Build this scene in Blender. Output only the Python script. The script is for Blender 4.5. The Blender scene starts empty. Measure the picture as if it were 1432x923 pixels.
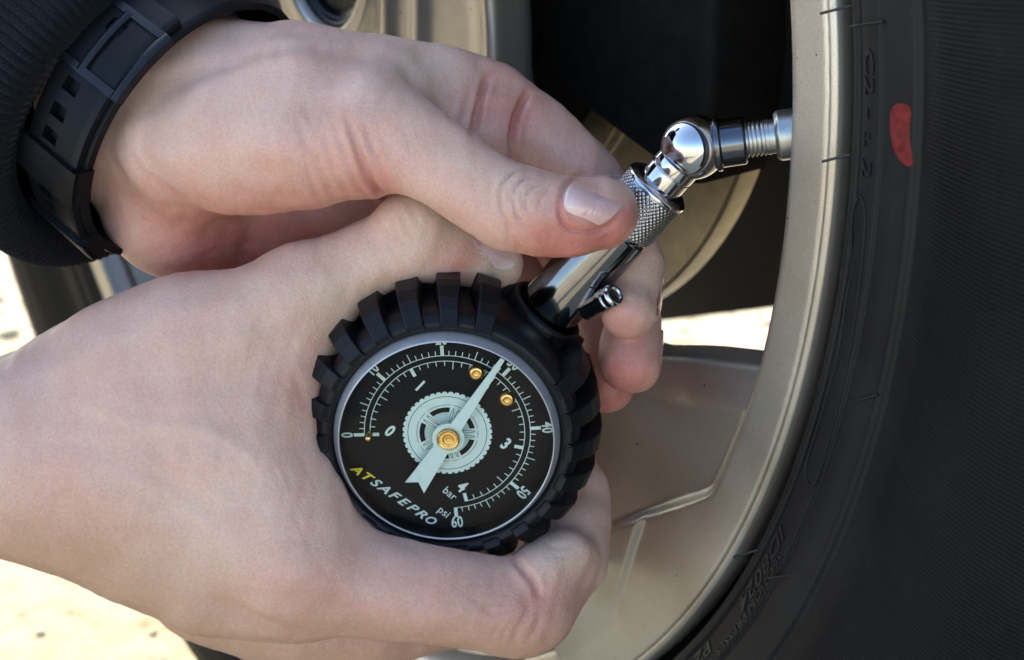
import bpy, bmesh, math, random
import numpy as np
from mathutils import Matrix, Vector
random.seed(7); rng = np.random.default_rng(7)
scene = bpy.context.scene
COL = scene.collection

# ------------------------------------------------------------------ camera
F, CX, CY = 2440.0, 716.0, 461.5           # photo focal length and centre, in photo pixels
PITCH = math.radians(23.26)
CAM_H = 0.415
_fw = np.array([0, math.cos(PITCH), -math.sin(PITCH)])
_up = np.array([0, math.sin(PITCH), math.cos(PITCH)])
_rt = np.array([1.0, 0, 0])
R_CAM = np.stack([_rt, _fw, _up], 1)       # camera-frame (right, depth, up) -> world
def toW(v):
    v = np.asarray(v, float)
    return v @ R_CAM.T * 0.001 + np.array([0, 0, CAM_H])
def P(px, py, d): return np.array([(px - CX) / F * d, d, (CY - py) / F * d])
def proj(v):
    v = np.asarray(v, float)
    return np.stack([CX + F * v[..., 0] / v[..., 1], CY - F * v[..., 2] / v[..., 1]], -1)

cam_d = bpy.data.cameras.new('camera'); cam = bpy.data.objects.new('camera', cam_d); COL.objects.link(cam)
cam_d.sensor_width = 36; cam_d.lens = F / 1432 * 36
cam_d.clip_start = 0.01; cam_d.clip_end = 500
cam.location = (0, 0, CAM_H); cam.rotation_euler = (math.pi / 2 - PITCH, 0, 0)
cam_d.dof.use_dof = True; cam_d.dof.focus_distance = 0.362; cam_d.dof.aperture_fstop = 23
scene.camera = cam

# ------------------------------------------------------------------ world, sun, exposure
SUN_EL, SUN_AZ = math.radians(39), math.radians(-25)    # azimuth measured from +Y towards +X
w = bpy.data.worlds.new('World'); scene.world = w; w.use_nodes = True
nt = w.node_tree; sky = nt.nodes.new('ShaderNodeTexSky'); sky.sky_type = 'NISHITA'; sky.sun_disc = False
sky.sun_elevation = SUN_EL; sky.sun_rotation = SUN_AZ
bg = nt.nodes['Background']; bg.inputs['Strength'].default_value = 0.15
nt.links.new(sky.outputs[0], bg.inputs[0])
sd = bpy.data.lights.new('sun', 'SUN'); sun = bpy.data.objects.new('sun', sd); COL.objects.link(sun)
sd.energy = 3.1; sd.angle = math.radians(0.5); sd.color = (1, 0.92, 0.78)
sdir = Vector((math.sin(SUN_AZ) * math.cos(SUN_EL), math.cos(SUN_AZ) * math.cos(SUN_EL), math.sin(SUN_EL)))
sun.rotation_euler = sdir.to_track_quat('Z', 'Y').to_euler(); sun.location = (0, 3, 3)
vs = scene.view_settings; vs.view_transform = 'Standard'; vs.look = 'None'; vs.exposure = 1.8; vs.gamma = 1.0
scene.cycles.use_denoising = True

# ------------------------------------------------------------------ object helpers
def tag(o, label=None, cat=None, group=None, kind=None):
    for k, v in (('label', label), ('category', cat), ('group', group), ('kind', kind)):
        if v: o[k] = v
    return o
def frame(o, x, y, z):                      # origin/axes in camera mm -> world matrix
    m = Matrix.Identity(4)
    for i, a in enumerate((x, y, z)):
        a = R_CAM @ np.asarray(a, float); a = a / np.linalg.norm(a)
        for r in range(3): m[r][i] = a[r]
    p = toW(o)
    for r in range(3): m[r][3] = p[r]
    return m
def empty(name, mat):
    o = bpy.data.objects.new(name, None); o.empty_display_size = 0.02; COL.objects.link(o); o.matrix_world = mat; return o
WORLD_OF = {}
def root(name, mat):
    o = empty(name, mat); WORLD_OF[o.name] = mat.copy(); return o
def mesh_data(name, V, Fc, smooth=True):
    me = bpy.data.meshes.new(name)
    V = np.asarray(V, float)
    if isinstance(Fc, np.ndarray) and Fc.ndim == 2:
        n = Fc.shape[1]
        me.vertices.add(len(V)); me.vertices.foreach_set('co', V.astype(np.float32).ravel())
        me.loops.add(Fc.size); me.loops.foreach_set('vertex_index', Fc.astype(np.int32).ravel())
        me.polygons.add(len(Fc)); me.polygons.foreach_set('loop_start', (np.arange(len(Fc)) * n).astype(np.int32))
        me.update(calc_edges=True); me.validate()
    else:
        me.from_pydata(V.tolist(), [], [list(map(int, f)) for f in Fc]); me.update()
    if smooth: me.polygons.foreach_set('use_smooth', [True] * len(me.polygons))
    return me
def link(name, me, mat, parent=None, local=None):
    o = bpy.data.objects.new(name, me); COL.objects.link(o)
    if mat is not None and not me.materials: me.materials.append(mat)
    if parent is not None:
        o.parent = parent; WORLD_OF[o.name] = WORLD_OF[parent.name] @ (local or Matrix.Identity(4))
    if local is not None: o.matrix_basis = local
    if parent is None: WORLD_OF[o.name] = (local or Matrix.Identity(4)).copy()
    return o
def local_mesh(name, V, Fc, mat, parent=None, smooth=True):
    """V in the parent's own frame, in mm"""
    return link(name, mesh_data(name, np.asarray(V) * 0.001, Fc, smooth), mat, parent)
def cam_mesh(name, V, Fc, mat, parent=None, smooth=True):
    """V in camera-frame mm"""
    W = toW(V)
    if parent is not None:
        inv = np.array(WORLD_OF[parent.name].inverted())
        L = W @ inv[:3, :3].T + inv[:3, 3]
        return link(name, mesh_data(name, L, Fc, smooth), mat, parent)
    c = W.mean(0); c[2] = W[:, 2].min()
    return link(name, mesh_data(name, W - c, Fc, smooth), mat, None, Matrix.Translation(Vector(c)))
def autosmooth(o, deg=35):
    me = o.data; bm = bmesh.new(); bm.from_mesh(me); bm.normal_update()
    for e in bm.edges:
        e.smooth = not (len(e.link_faces) == 2 and e.calc_face_angle(0) > math.radians(deg))
    for f in bm.faces: f.smooth = True
    bm.to_mesh(me); bm.free(); return o

def revolve(prof, n=96, a0=0.0, a1=2 * math.pi, cap=False):
    """prof: list of (r, z); returns verts (x,y,z), quads, around z"""
    full = abs(a1 - a0 - 2 * math.pi) < 1e-6
    m = n if full else n + 1
    A = a0 + (a1 - a0) * np.arange(m) / n
    pr = np.array(prof, float); k = len(pr)
    V = np.stack([np.outer(np.cos(A), pr[:, 0]), np.outer(np.sin(A), pr[:, 0]), np.tile(pr[:, 1], (m, 1))], -1).reshape(-1, 3)
    i = np.arange(n)[:, None]; j = np.arange(k - 1)[None, :]
    i2 = (i + 1) % m
    Q = np.stack([i * k + j, i2 * k + j, i2 * k + j + 1, i * k + j + 1], -1).reshape(-1, 4)
    return V, Q
def along(V, a, b):
    """put a shape modelled round +z (mm, z=0 at a) on the line a->b in camera mm"""
    a = np.asarray(a, float); z = np.asarray(b, float) - a; z /= np.linalg.norm(z)
    x = np.cross(z, [0, 0, 1.0]);
    if np.linalg.norm(x) < 1e-3: x = np.array([1.0, 0, 0])
    x /= np.linalg.norm(x); y = np.cross(z, x)
    return a + V[:, :1] * x + V[:, 1:2] * y + V[:, 2:3] * z
def rprof(pts, rad=0.4, seg=3):
    """round the corners of a profile polyline a little"""
    out = []; p = [np.array(q, float) for q in pts]
    for i, q in enumerate(p):
        if 0 < i < len(p) - 1:
            d0 = p[i - 1] - q; d1 = p[i + 1] - q; l0, l1 = np.linalg.norm(d0), np.linalg.norm(d1)
            if l0 > 1e-6 and l1 > 1e-6:
                r = min(rad, l0 * .45, l1 * .45)
                a, b = q + d0 / l0 * r, q + d1 / l1 * r
                for t in np.linspace(0, 1, seg + 1): out.append((1 - t) ** 2 * a + 2 * t * (1 - t) * q + t * t * b)
                continue
        out.append(q)
    return [tuple(x) for x in out]

# ------------------------------------------------------------------ materials
def mat(name, base=(.5, .5, .5), rough=.5, metal=0., spec=.5, coat=0.):
    m = bpy.data.materials.new(name); m.use_nodes = True
    b = m.node_tree.nodes['Principled BSDF']
    b.inputs['Base Color'].default_value = (*base, 1); b.inputs['Roughness'].default_value = rough
    b.inputs['Metallic'].default_value = metal; b.inputs['Specular IOR Level'].default_value = spec
    b.inputs['Coat Weight'].default_value = coat
    return m
def N(m, t, **kw):
    n = m.node_tree.nodes.new(t)
    for k, v in kw.items():
        if k in n.inputs: n.inputs[k].default_value = v
        else: setattr(n, k, v)
    return n
def L(m, a, b): m.node_tree.links.new(a, b)
def BS(m): return m.node_tree.nodes['Principled BSDF']
def ramp(m, fac, stops):
    r = N(m, 'ShaderNodeValToRGB'); L(m, fac, r.inputs[0]); e = r.color_ramp.elements
    e[0].position, e[0].color = stops[0][0], (*stops[0][1], 1); e[1].position, e[1].color = stops[-1][0], (*stops[-1][1], 1)
    for p, c in stops[1:-1]:
        x = e.new(p); x.color = (*c, 1)
    return r
def speckle(m, base, var=.15, scale=300, rough=None, bump=0., bscale=None, detail=6):
    """vary a base colour with noise; optional bump"""
    tc = N(m, 'ShaderNodeTexCoord'); nz = N(m, 'ShaderNodeTexNoise', Scale=scale, Detail=detail, Roughness=.65)
    L(m, tc.outputs['Object'], nz.inputs['Vector'])
    b = np.array(base); r = ramp(m, nz.outputs['Fac'], [(.3, tuple(b * (1 - var))), (.7, tuple(np.clip(b * (1 + var), 0, 1)))])
    L(m, r.outputs[0], BS(m).inputs['Base Color'])
    if rough:
        mr = N(m, 'ShaderNodeMapRange'); mr.inputs['To Min'].default_value = rough[0]; mr.inputs['To Max'].default_value = rough[1]
        n2 = N(m, 'ShaderNodeTexNoise', Scale=scale * .3, Detail=5.0); L(m, tc.outputs['Object'], n2.inputs['Vector'])
        L(m, n2.outputs['Fac'], mr.inputs[0]); L(m, mr.outputs[0], BS(m).inputs['Roughness'])
    if bump:
        n3 = N(m, 'ShaderNodeTexNoise', Scale=bscale or scale, Detail=4.0); L(m, tc.outputs['Object'], n3.inputs['Vector'])
        bp = N(m, 'ShaderNodeBump', Strength=bump, Distance=.0005); L(m, n3.outputs['Fac'], bp.inputs['Height'])
        L(m, bp.outputs[0], BS(m).inputs['Normal'])
    return m

def skin_material(name):
    m = mat(name, (.5, .33, .26), .5); b = BS(m)
    tc = N(m, 'ShaderNodeTexCoord'); at = N(m, 'ShaderNodeAttribute', attribute_name='tint')
    sp = N(m, 'ShaderNodeSeparateColor'); L(m, at.outputs['Color'], sp.inputs[0])
    n1 = N(m, 'ShaderNodeTexNoise', Scale=95., Detail=5., Roughness=.6); L(m, tc.outputs['Object'], n1.inputs['Vector'])
    base = ramp(m, n1.outputs['Fac'], [(.3, (.655, .385, .285)), (.52, (.685, .435, .335)), (.72, (.70, .47, .36))])
    mx = N(m, 'ShaderNodeMix', data_type='RGBA'); L(m, base.outputs[0], mx.inputs[6]); mx.inputs[7].default_value = (.53, .19, .145, 1)
    n2 = N(m, 'ShaderNodeTexNoise', Scale=260., Detail=4.); L(m, tc.outputs['Object'], n2.inputs['Vector'])
    ad = N(m, 'ShaderNodeMath', operation='MULTIPLY'); L(m, sp.outputs[0], ad.inputs[0])
    mr = N(m, 'ShaderNodeMapRange'); mr.inputs['To Min'].default_value = .6; mr.inputs['To Max'].default_value = 1.4
    L(m, n2.outputs['Fac'], mr.inputs[0]); L(m, mr.outputs[0], ad.inputs[1]); ad.use_clamp = True
    L(m, ad.outputs[0], mx.inputs[0])
    mx2 = N(m, 'ShaderNodeMix', data_type='RGBA'); L(m, mx.outputs[2], mx2.inputs[6]); mx2.inputs[7].default_value = (.60, .46, .33, 1)
    L(m, sp.outputs[1], mx2.inputs[0])
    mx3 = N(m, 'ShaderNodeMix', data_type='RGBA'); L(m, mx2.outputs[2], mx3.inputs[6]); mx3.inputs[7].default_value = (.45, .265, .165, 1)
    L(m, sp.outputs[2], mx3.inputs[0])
    # fine mottling
    n4 = N(m, 'ShaderNodeTexNoise', Scale=1500., Detail=3.); L(m, tc.outputs['Object'], n4.inputs['Vector'])
    mo = ramp(m, n4.outputs['Fac'], [(.3, (.92, .90, .89)), (.7, (1.05, 1.05, 1.05))])
    mm = N(m, 'ShaderNodeMix', data_type='RGBA', blend_type='MULTIPLY'); mm.inputs[0].default_value = 1
    L(m, mx3.outputs[2], mm.inputs[6]); L(m, mo.outputs[0], mm.inputs[7])
    L(m, mm.outputs[2], b.inputs['Base Color'])
    b.inputs['Subsurface Weight'].default_value = .35; b.inputs['Subsurface Radius'].default_value = (1, .36, .2)
    b.inputs['Subsurface Scale'].default_value = .0032; b.inputs['Specular IOR Level'].default_value = .42
    rr = N(m, 'ShaderNodeMapRange'); rr.inputs['To Min'].default_value = .36; rr.inputs['To Max'].default_value = .55
    L(m, n2.outputs['Fac'], rr.inputs[0]); L(m, rr.outputs[0], b.inputs['Roughness'])
    # relief: furrow cells plus pores
    mp = N(m, 'ShaderNodeMapping'); mp.inputs['Scale'].default_value = (1, 1.5, .75); mp.inputs['Rotation'].default_value = (0, .5, 0)
    L(m, tc.outputs['Object'], mp.inputs[0])
    wn = N(m, 'ShaderNodeTexNoise', Scale=420., Detail=3.); L(m, tc.outputs['Object'], wn.inputs['Vector'])
    vm = N(m, 'ShaderNodeVectorMath', operation='MULTIPLY_ADD'); vm.inputs[1].default_value = (.0012, .0012, .0012)
    L(m, wn.outputs['Color'], vm.inputs[0]); L(m, mp.outputs[0], vm.inputs[2])
    vo = N(m, 'ShaderNodeTexVoronoi', feature='DISTANCE_TO_EDGE', Scale=900.); L(m, vm.outputs[0], vo.inputs['Vector'])
    cl = N(m, 'ShaderNodeMath', operation='MINIMUM'); cl.inputs[1].default_value = .18; L(m, vo.outputs['Distance'], cl.inputs[0])
    n5 = N(m, 'ShaderNodeTexNoise', Scale=700., Detail=5.); L(m, tc.outputs['Object'], n5.inputs['Vector'])
    sm = N(m, 'ShaderNodeMath', operation='MULTIPLY_ADD'); sm.inputs[1].default_value = 1.6
    L(m, cl.outputs[0], sm.inputs[0]); L(m, n5.outputs['Fac'], sm.inputs[2])
    bp = N(m, 'ShaderNodeBump', Strength=.42, Distance=.00024); L(m, sm.outputs[0], bp.inputs['Height']); L(m, bp.outputs[0], b.inputs['Normal'])
    return m
M = {}
M['skin'] = skin_material('skin')
M['nail'] = mat('nail', (.62, .37, .33), .2, spec=.5, coat=.25)
def nail_nodes(m):
    tc = N(m, 'ShaderNodeTexCoord'); nz = N(m, 'ShaderNodeTexNoise', Scale=180., Detail=3.)
    L(m, tc.outputs['Object'], nz.inputs['Vector'])
    at = N(m, 'ShaderNodeAttribute', attribute_name='tint'); sp = N(m, 'ShaderNodeSeparateColor'); L(m, at.outputs['Color'], sp.inputs[0])
    r = ramp(m, nz.outputs['Fac'], [(.3, (.68, .40, .355)), (.7, (.73, .48, .43))])
    mx = N(m, 'ShaderNodeMix', data_type='RGBA'); L(m, sp.outputs[0], mx.inputs[0]); L(m, r.outputs[0], mx.inputs[6]); mx.inputs[7].default_value = (.80, .70, .62, 1)
    L(m, mx.outputs[2], BS(m).inputs['Base Color'])
    BS(m).inputs['Subsurface Weight'].default_value = .2; BS(m).inputs['Subsurface Scale'].default_value = .001
nail_nodes(M['nail'])
M['rubber_boot'] = speckle(mat('rubber_boot', (.012, .012, .015), .5, spec=.26), (.0045, .005, .0065), .4, 120, (.34, .55), .12, 2500)
M['chrome'] = speckle(mat('chrome', (.62, .62, .64), .06, 1.), (.60, .60, .625), .05, 300, (.03, .13))
M['dark_chrome'] = speckle(mat('dark_chrome', (.30, .31, .33), .12, 1.), (.13, .135, .15), .1, 300, (.08, .18))
M['stem'] = speckle(mat('black_chrome', (.2, .2, .21), .1, 1.), (.20, .20, .21), .08, 300, (.05, .12))
M['steel'] = speckle(mat('steel', (.45, .46, .45), .32, 1.), (.42, .43, .42), .15, 500, (.28, .42))
M['satin'] = speckle(mat('satin_chrome', (.66, .66, .68), .3, .55), (.52, .52, .54), .05, 300, (.26, .38))
M['collar'] = speckle(mat('collar_chrome', (.4, .4, .41), .12, 1.), (.36, .36, .37), .1, 300, (.08, .18))
M['brass'] = speckle(mat('brass', (.65, .42, .14), .22, 1.), (.66, .43, .15), .1, 800, (.15, .3))
M['dial_black'] = speckle(mat('dial_black', (.006, .006, .007), .5, spec=.1), (.006, .006, .007), .2, 500)
M['mint'] = speckle(mat('mint_print', (.50, .68, .60), .6), (.53, .645, .565), .05, 400)
M['mint_dim'] = speckle(mat('mint_dim', (.36, .50, .44), .6), (.36, .50, .44), .05, 400)
M['yellow'] = mat('yellow_print', (.72, .58, .03), .55)
M['bezel_in'] = speckle(mat('bezel_inner', (.42, .42, .44), .55, .4), (.44, .44, .46), .06, 500)

def clear_material():
    m = bpy.data.materials.new('lens_clear'); m.use_nodes = True; t = m.node_tree; t.nodes.remove(t.nodes['Principled BSDF'])
    out = t.nodes['Material Output']; tr = t.nodes.new('ShaderNodeBsdfTransparent'); gl = t.nodes.new('ShaderNodeBsdfGlossy')
    gl.inputs['Roughness'].default_value = .03; gl.inputs['Color'].default_value = (1, 1, 1, 1)
    fr = t.nodes.new('ShaderNodeFresnel'); fr.inputs['IOR'].default_value = 1.16
    mx = t.nodes.new('ShaderNodeMixShader'); tr.inputs['Color'].default_value = (.96, .96, .96, 1)
    t.links.new(fr.outputs[0], mx.inputs[0]); t.links.new(tr.outputs[0], mx.inputs[1]); t.links.new(gl.outputs[0], mx.inputs[2])
    t.links.new(mx.outputs[0], out.inputs[0]); return m
M['lens'] = clear_material()

def alloy_material():
    m = mat('silver_alloy_paint', (.55, .55, .55), .40, .85, coat=.15); b = BS(m); b.inputs['Coat Roughness'].default_value = .18
    tc = N(m, 'ShaderNodeTexCoord')
    n1 = N(m, 'ShaderNodeTexNoise', Scale=3500., Detail=2.); L(m, tc.outputs['Object'], n1.inputs['Vector'])
    n2 = N(m, 'ShaderNodeTexNoise', Scale=25., Detail=6.); L(m, tc.outputs['Object'], n2.inputs['Vector'])
    r1 = ramp(m, n1.outputs['Fac'], [(.3, (.50, .47, .41)), (.7, (.63, .595, .53))])
    r2 = ramp(m, n2.outputs['Fac'], [(.32, (.74, .71, .66)), (.62, (1, 1, 1))])
    mx = N(m, 'ShaderNodeMix', data_type='RGBA', blend_type='MULTIPLY'); mx.inputs[0].default_value = 1
    L(m, r1.outputs[0], mx.inputs[6]); L(m, r2.outputs[0], mx.inputs[7])
    # brake-dust specks
    vo = N(m, 'ShaderNodeTexVoronoi', feature='F1', Scale=210.); L(m, tc.outputs['Object'], vo.inputs['Vector'])
    sc = N(m, 'ShaderNodeSeparateColor'); L(m, vo.outputs['Color'], sc.inputs[0])
    th = N(m, 'ShaderNodeMath', operation='MULTIPLY'); L(m, sc.outputs[0], th.inputs[0]); th.inputs[1].default_value = .15
    lt = N(m, 'ShaderNodeMath', operation='LESS_THAN'); L(m, vo.outputs['Distance'], lt.inputs[0])
    sb = N(m, 'ShaderNodeMath', operation='SUBTRACT'); L(m, th.outputs[0], sb.inputs[0]); sb.inputs[1].default_value = .05; L(m, sb.outputs[0], lt.inputs[1])
    m2 = N(m, 'ShaderNodeMix', data_type='RGBA'); L(m, lt.outputs[0], m2.inputs[0]); L(m, mx.outputs[2], m2.inputs[6]); m2.inputs[7].default_value = (.10, .07, .045, 1)
    L(m, m2.outputs[2], b.inputs['Base Color'])
    mt = N(m, 'ShaderNodeMapRange'); mt.inputs['To Min'].default_value = .85; mt.inputs['To Max'].default_value = 0.; L(m, lt.outputs[0], mt.inputs[0]); L(m, mt.outputs[0], b.inputs['Metallic'])
    bp = N(m, 'ShaderNodeBump', Strength=.10, Distance=.0002); L(m, n1.outputs['Fac'], bp.inputs['Height']); L(m, bp.outputs[0], b.inputs['Normal'])
    return m
M['alloy'] = alloy_material()

def tyre_material():
    m = mat('tyre_rubber', (.02, .02, .022), .6, spec=.12); b = BS(m)
    tc = N(m, 'ShaderNodeTexCoord'); sx = N(m, 'ShaderNodeSeparateXYZ'); L(m, tc.outputs['Object'], sx.inputs[0])
    n2 = N(m, 'ShaderNodeTexNoise', Scale=40., Detail=7., Roughness=.65); L(m, tc.outputs['Object'], n2.inputs['Vector'])
    r2 = ramp(m, n2.outputs['Fac'], [(.3, (.004, .0043, .005)), (.55, (.007, .0073, .008)), (.78, (.013, .0125, .012))])
    L(m, r2.outputs[0], b.inputs['Base Color'])
    # radius
    q = N(m, 'ShaderNodeVectorMath', operation='MULTIPLY'); q.inputs[1].default_value = (1, 1, 0); L(m, tc.outputs['Object'], q.inputs[0])
    ln = N(m, 'ShaderNodeVectorMath', operation='LENGTH'); L(m, q.outputs[0], ln.inputs[0])
    gt = N(m, 'ShaderNodeMapRange'); gt.inputs['From Min'].default_value = .2385; gt.inputs['From Max'].default_value = .247; L(m, ln.outputs['Value'], gt.inputs[0])
    an = N(m, 'ShaderNodeMath', operation='ARCTAN2'); L(m, sx.outputs[1], an.inputs[0]); L(m, sx.outputs[0], an.inputs[1])
    fr = N(m, 'ShaderNodeMath', operation='MULTIPLY'); fr.inputs[1].default_value = 1700.; L(m, an.outputs[0], fr.inputs[0])
    sn = N(m, 'ShaderNodeMath', operation='SINE'); L(m, fr.outputs[0], sn.inputs[0])
    mu = N(m, 'ShaderNodeMath', operation='MULTIPLY'); L(m, sn.outputs[0], mu.inputs[0]); L(m, gt.outputs[0], mu.inputs[1])
    n3 = N(m, 'ShaderNodeTexNoise', Scale=900., Detail=4.); L(m, tc.outputs['Object'], n3.inputs['Vector'])
    ad = N(m, 'ShaderNodeMath', operation='MULTIPLY_ADD'); ad.inputs[1].default_value = 1.3; L(m, n3.outputs['Fac'], ad.inputs[0]); L(m, mu.outputs[0], ad.inputs[2])
    bp = N(m, 'ShaderNodeBump', Strength=.5, Distance=.00012); L(m, ad.outputs[0], bp.inputs['Height']); L(m, bp.outputs[0], b.inputs['Normal'])
    ms = N(m, 'ShaderNodeMapRange'); ms.inputs['To Min'].default_value = .3; ms.inputs['To Max'].default_value = .12; L(m, gt.outputs[0], ms.inputs[0]); L(m, ms.outputs[0], b.inputs['Specular IOR Level'])
    mr = N(m, 'ShaderNodeMapRange'); mr.inputs['To Min'].default_value = .48; mr.inputs['To Max'].default_value = .66; L(m, n2.outputs['Fac'], mr.inputs[0]); L(m, mr.outputs[0], b.inputs['Roughness'])
    return m
M['tyre'] = tyre_material()
M['letter'] = mat('letter_rubber', (.010, .010, .012), .38)
M['red_paint'] = speckle(mat('red_paint', (.45, .03, .02), .6, spec=.2), (.15, .018, .015), .45, 500, (.5, .75))
M['disc'] = speckle(mat('brake_iron', (.16, .14, .11), .42, .9), (.50, .43, .31), .2, 120, (.34, .5))
M['cast_black'] = speckle(mat('cast_black', (.01, .01, .01), .7, spec=.2), (.010, .009, .008), .4, 200, (.6, .8), .3, 900)
M['black_plastic'] = speckle(mat('arch_plastic', (.012, .012, .012), .75), (.010, .010, .010), .3, 60, (.6, .85))
M['car_paint'] = speckle(mat('car_paint', (.03, .032, .036), .3, .3, coat=1.), (.03, .032, .036), .1, 2000)
M['strap'] = speckle(mat('strap_silicone', (.016, .018, .024), .5, spec=.22), (.0035, .0038, .005), .2, 500, (.38, .52), .08, 3000)
M['buckle'] = speckle(mat('buckle_dark', (.03, .03, .032), .3, .6), (.018, .018, .021), .2, 500, (.2, .35))
def knit_material():
    m = mat('knit_black', (.012, .012, .017), .9, spec=.2); tc = N(m, 'ShaderNodeTexCoord')
    BS(m).inputs['Sheen Weight'].default_value = .06; BS(m).inputs['Sheen Roughness'].default_value = .4
    n = N(m, 'ShaderNodeTexNoise', Scale=1800., Detail=4.); L(m, tc.outputs['Object'], n.inputs['Vector'])
    r = ramp(m, n.outputs['Fac'], [(.3, (.002, .002, .003)), (.7, (.007, .007, .010))]); L(m, r.outputs[0], BS(m).inputs['Base Color'])
    bp = N(m, 'ShaderNodeBump', Strength=.7, Distance=.0006); L(m, n.outputs['Fac'], bp.inputs['Height']); L(m, bp.outputs[0], BS(m).inputs['Normal'])
    return m
M['knit'] = knit_material()
def ground_material(name, c0, c1, c2):
    m = mat(name, c1, .9, spec=.2); tc = N(m, 'ShaderNodeTexCoord')
    n = N(m, 'ShaderNodeTexNoise', Scale=34., Detail=9., Roughness=.78); L(m, tc.outputs['Object'], n.inputs['Vector'])
    r = ramp(m, n.outputs['Fac'], [(.34, c0), (.43, c1), (.7, c2)]); L(m, r.outputs[0], BS(m).inputs['Base Color'])
    bp = N(m, 'ShaderNodeBump', Strength=.9, Distance=.006); L(m, n.outputs['Fac'], bp.inputs['Height']); L(m, bp.outputs[0], BS(m).inputs['Normal'])
    return m
M['ground'] = ground_material('sandy_gravel', (.16, .12, .05), (.62, .52, .35), (.76, .67, .50))
def stone_material():
    m = mat('pebble', (.5, .45, .35), .85); oi = N(m, 'ShaderNodeTexCoord'); n = N(m, 'ShaderNodeTexNoise', Scale=30., Detail=3.)
    L(m, oi.outputs['Object'], n.inputs['Vector'])
    r = ramp(m, n.outputs['Fac'], [(.30, (.22, .18, .10)), (.45, (.50, .44, .31)), (.7, (.64, .57, .44))]); L(m, r.outputs[0], BS(m).inputs['Base Color']); return m
M['stone'] = stone_material()

# ------------------------------------------------------------------ setting: ground and gravel
def build_ground():
    me = mesh_data('ground', [(-60, -60, 0), (60, -60, 0), (60, 60, 0), (-60, 60, 0)], [(0, 1, 2, 3)], False)
    tag(link('ground', me, M['ground']), kind='structure')
    # loose stones, thousands of them: one object
    t = (1 + 5 ** .5) / 2
    ico = np.array([(-1, t, 0), (1, t, 0), (-1, -t, 0), (1, -t, 0), (0, -1, t), (0, 1, t), (0, -1, -t), (0, 1, -t), (t, 0, -1), (t, 0, 1), (-t, 0, -1), (-t, 0, 1)]) / 1.9
    fc = np.array([(0, 11, 5), (0, 5, 1), (0, 1, 7), (0, 7, 10), (0, 10, 11), (1, 5, 9), (5, 11, 4), (11, 10, 2), (10, 7, 6), (7, 1, 8), (3, 9, 4), (3, 4, 2), (3, 2, 6), (3, 6, 8), (3, 8, 9), (4, 9, 5), (2, 4, 11), (6, 2, 10), (8, 6, 7), (9, 8, 1)])
    Vs, Fs = [], []
    n = 9000
    X = rng.uniform(-1.5, 1.0, n); Y = rng.uniform(-.3, 2.6, n); S = rng.gamma(2.0, .0012, n) + .0008
    for i in range(n):
        v = ico * (1 + rng.normal(0, .16, (12, 1))) * np.array([1, rng.uniform(.6, 1), rng.uniform(.3, .5)]) * S[i]
        a = rng.uniform(0, 6.28); c, s = math.cos(a), math.sin(a)
        v = np.stack([v[:, 0] * c - v[:, 1] * s, v[:, 0] * s + v[:, 1] * c, v[:, 2]], 1) + np.array([X[i], Y[i], S[i] * .15])
        Fs.append(fc + 12 * i); Vs.append(v)
    o = link('gravel', mesh_data('gravel', np.concatenate(Vs), np.concatenate(Fs), True), M['stone'])
    tag(o, 'pale loose gravel stones scattered over the sunlit ground', 'gravel', kind='stuff')
build_ground()

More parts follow.
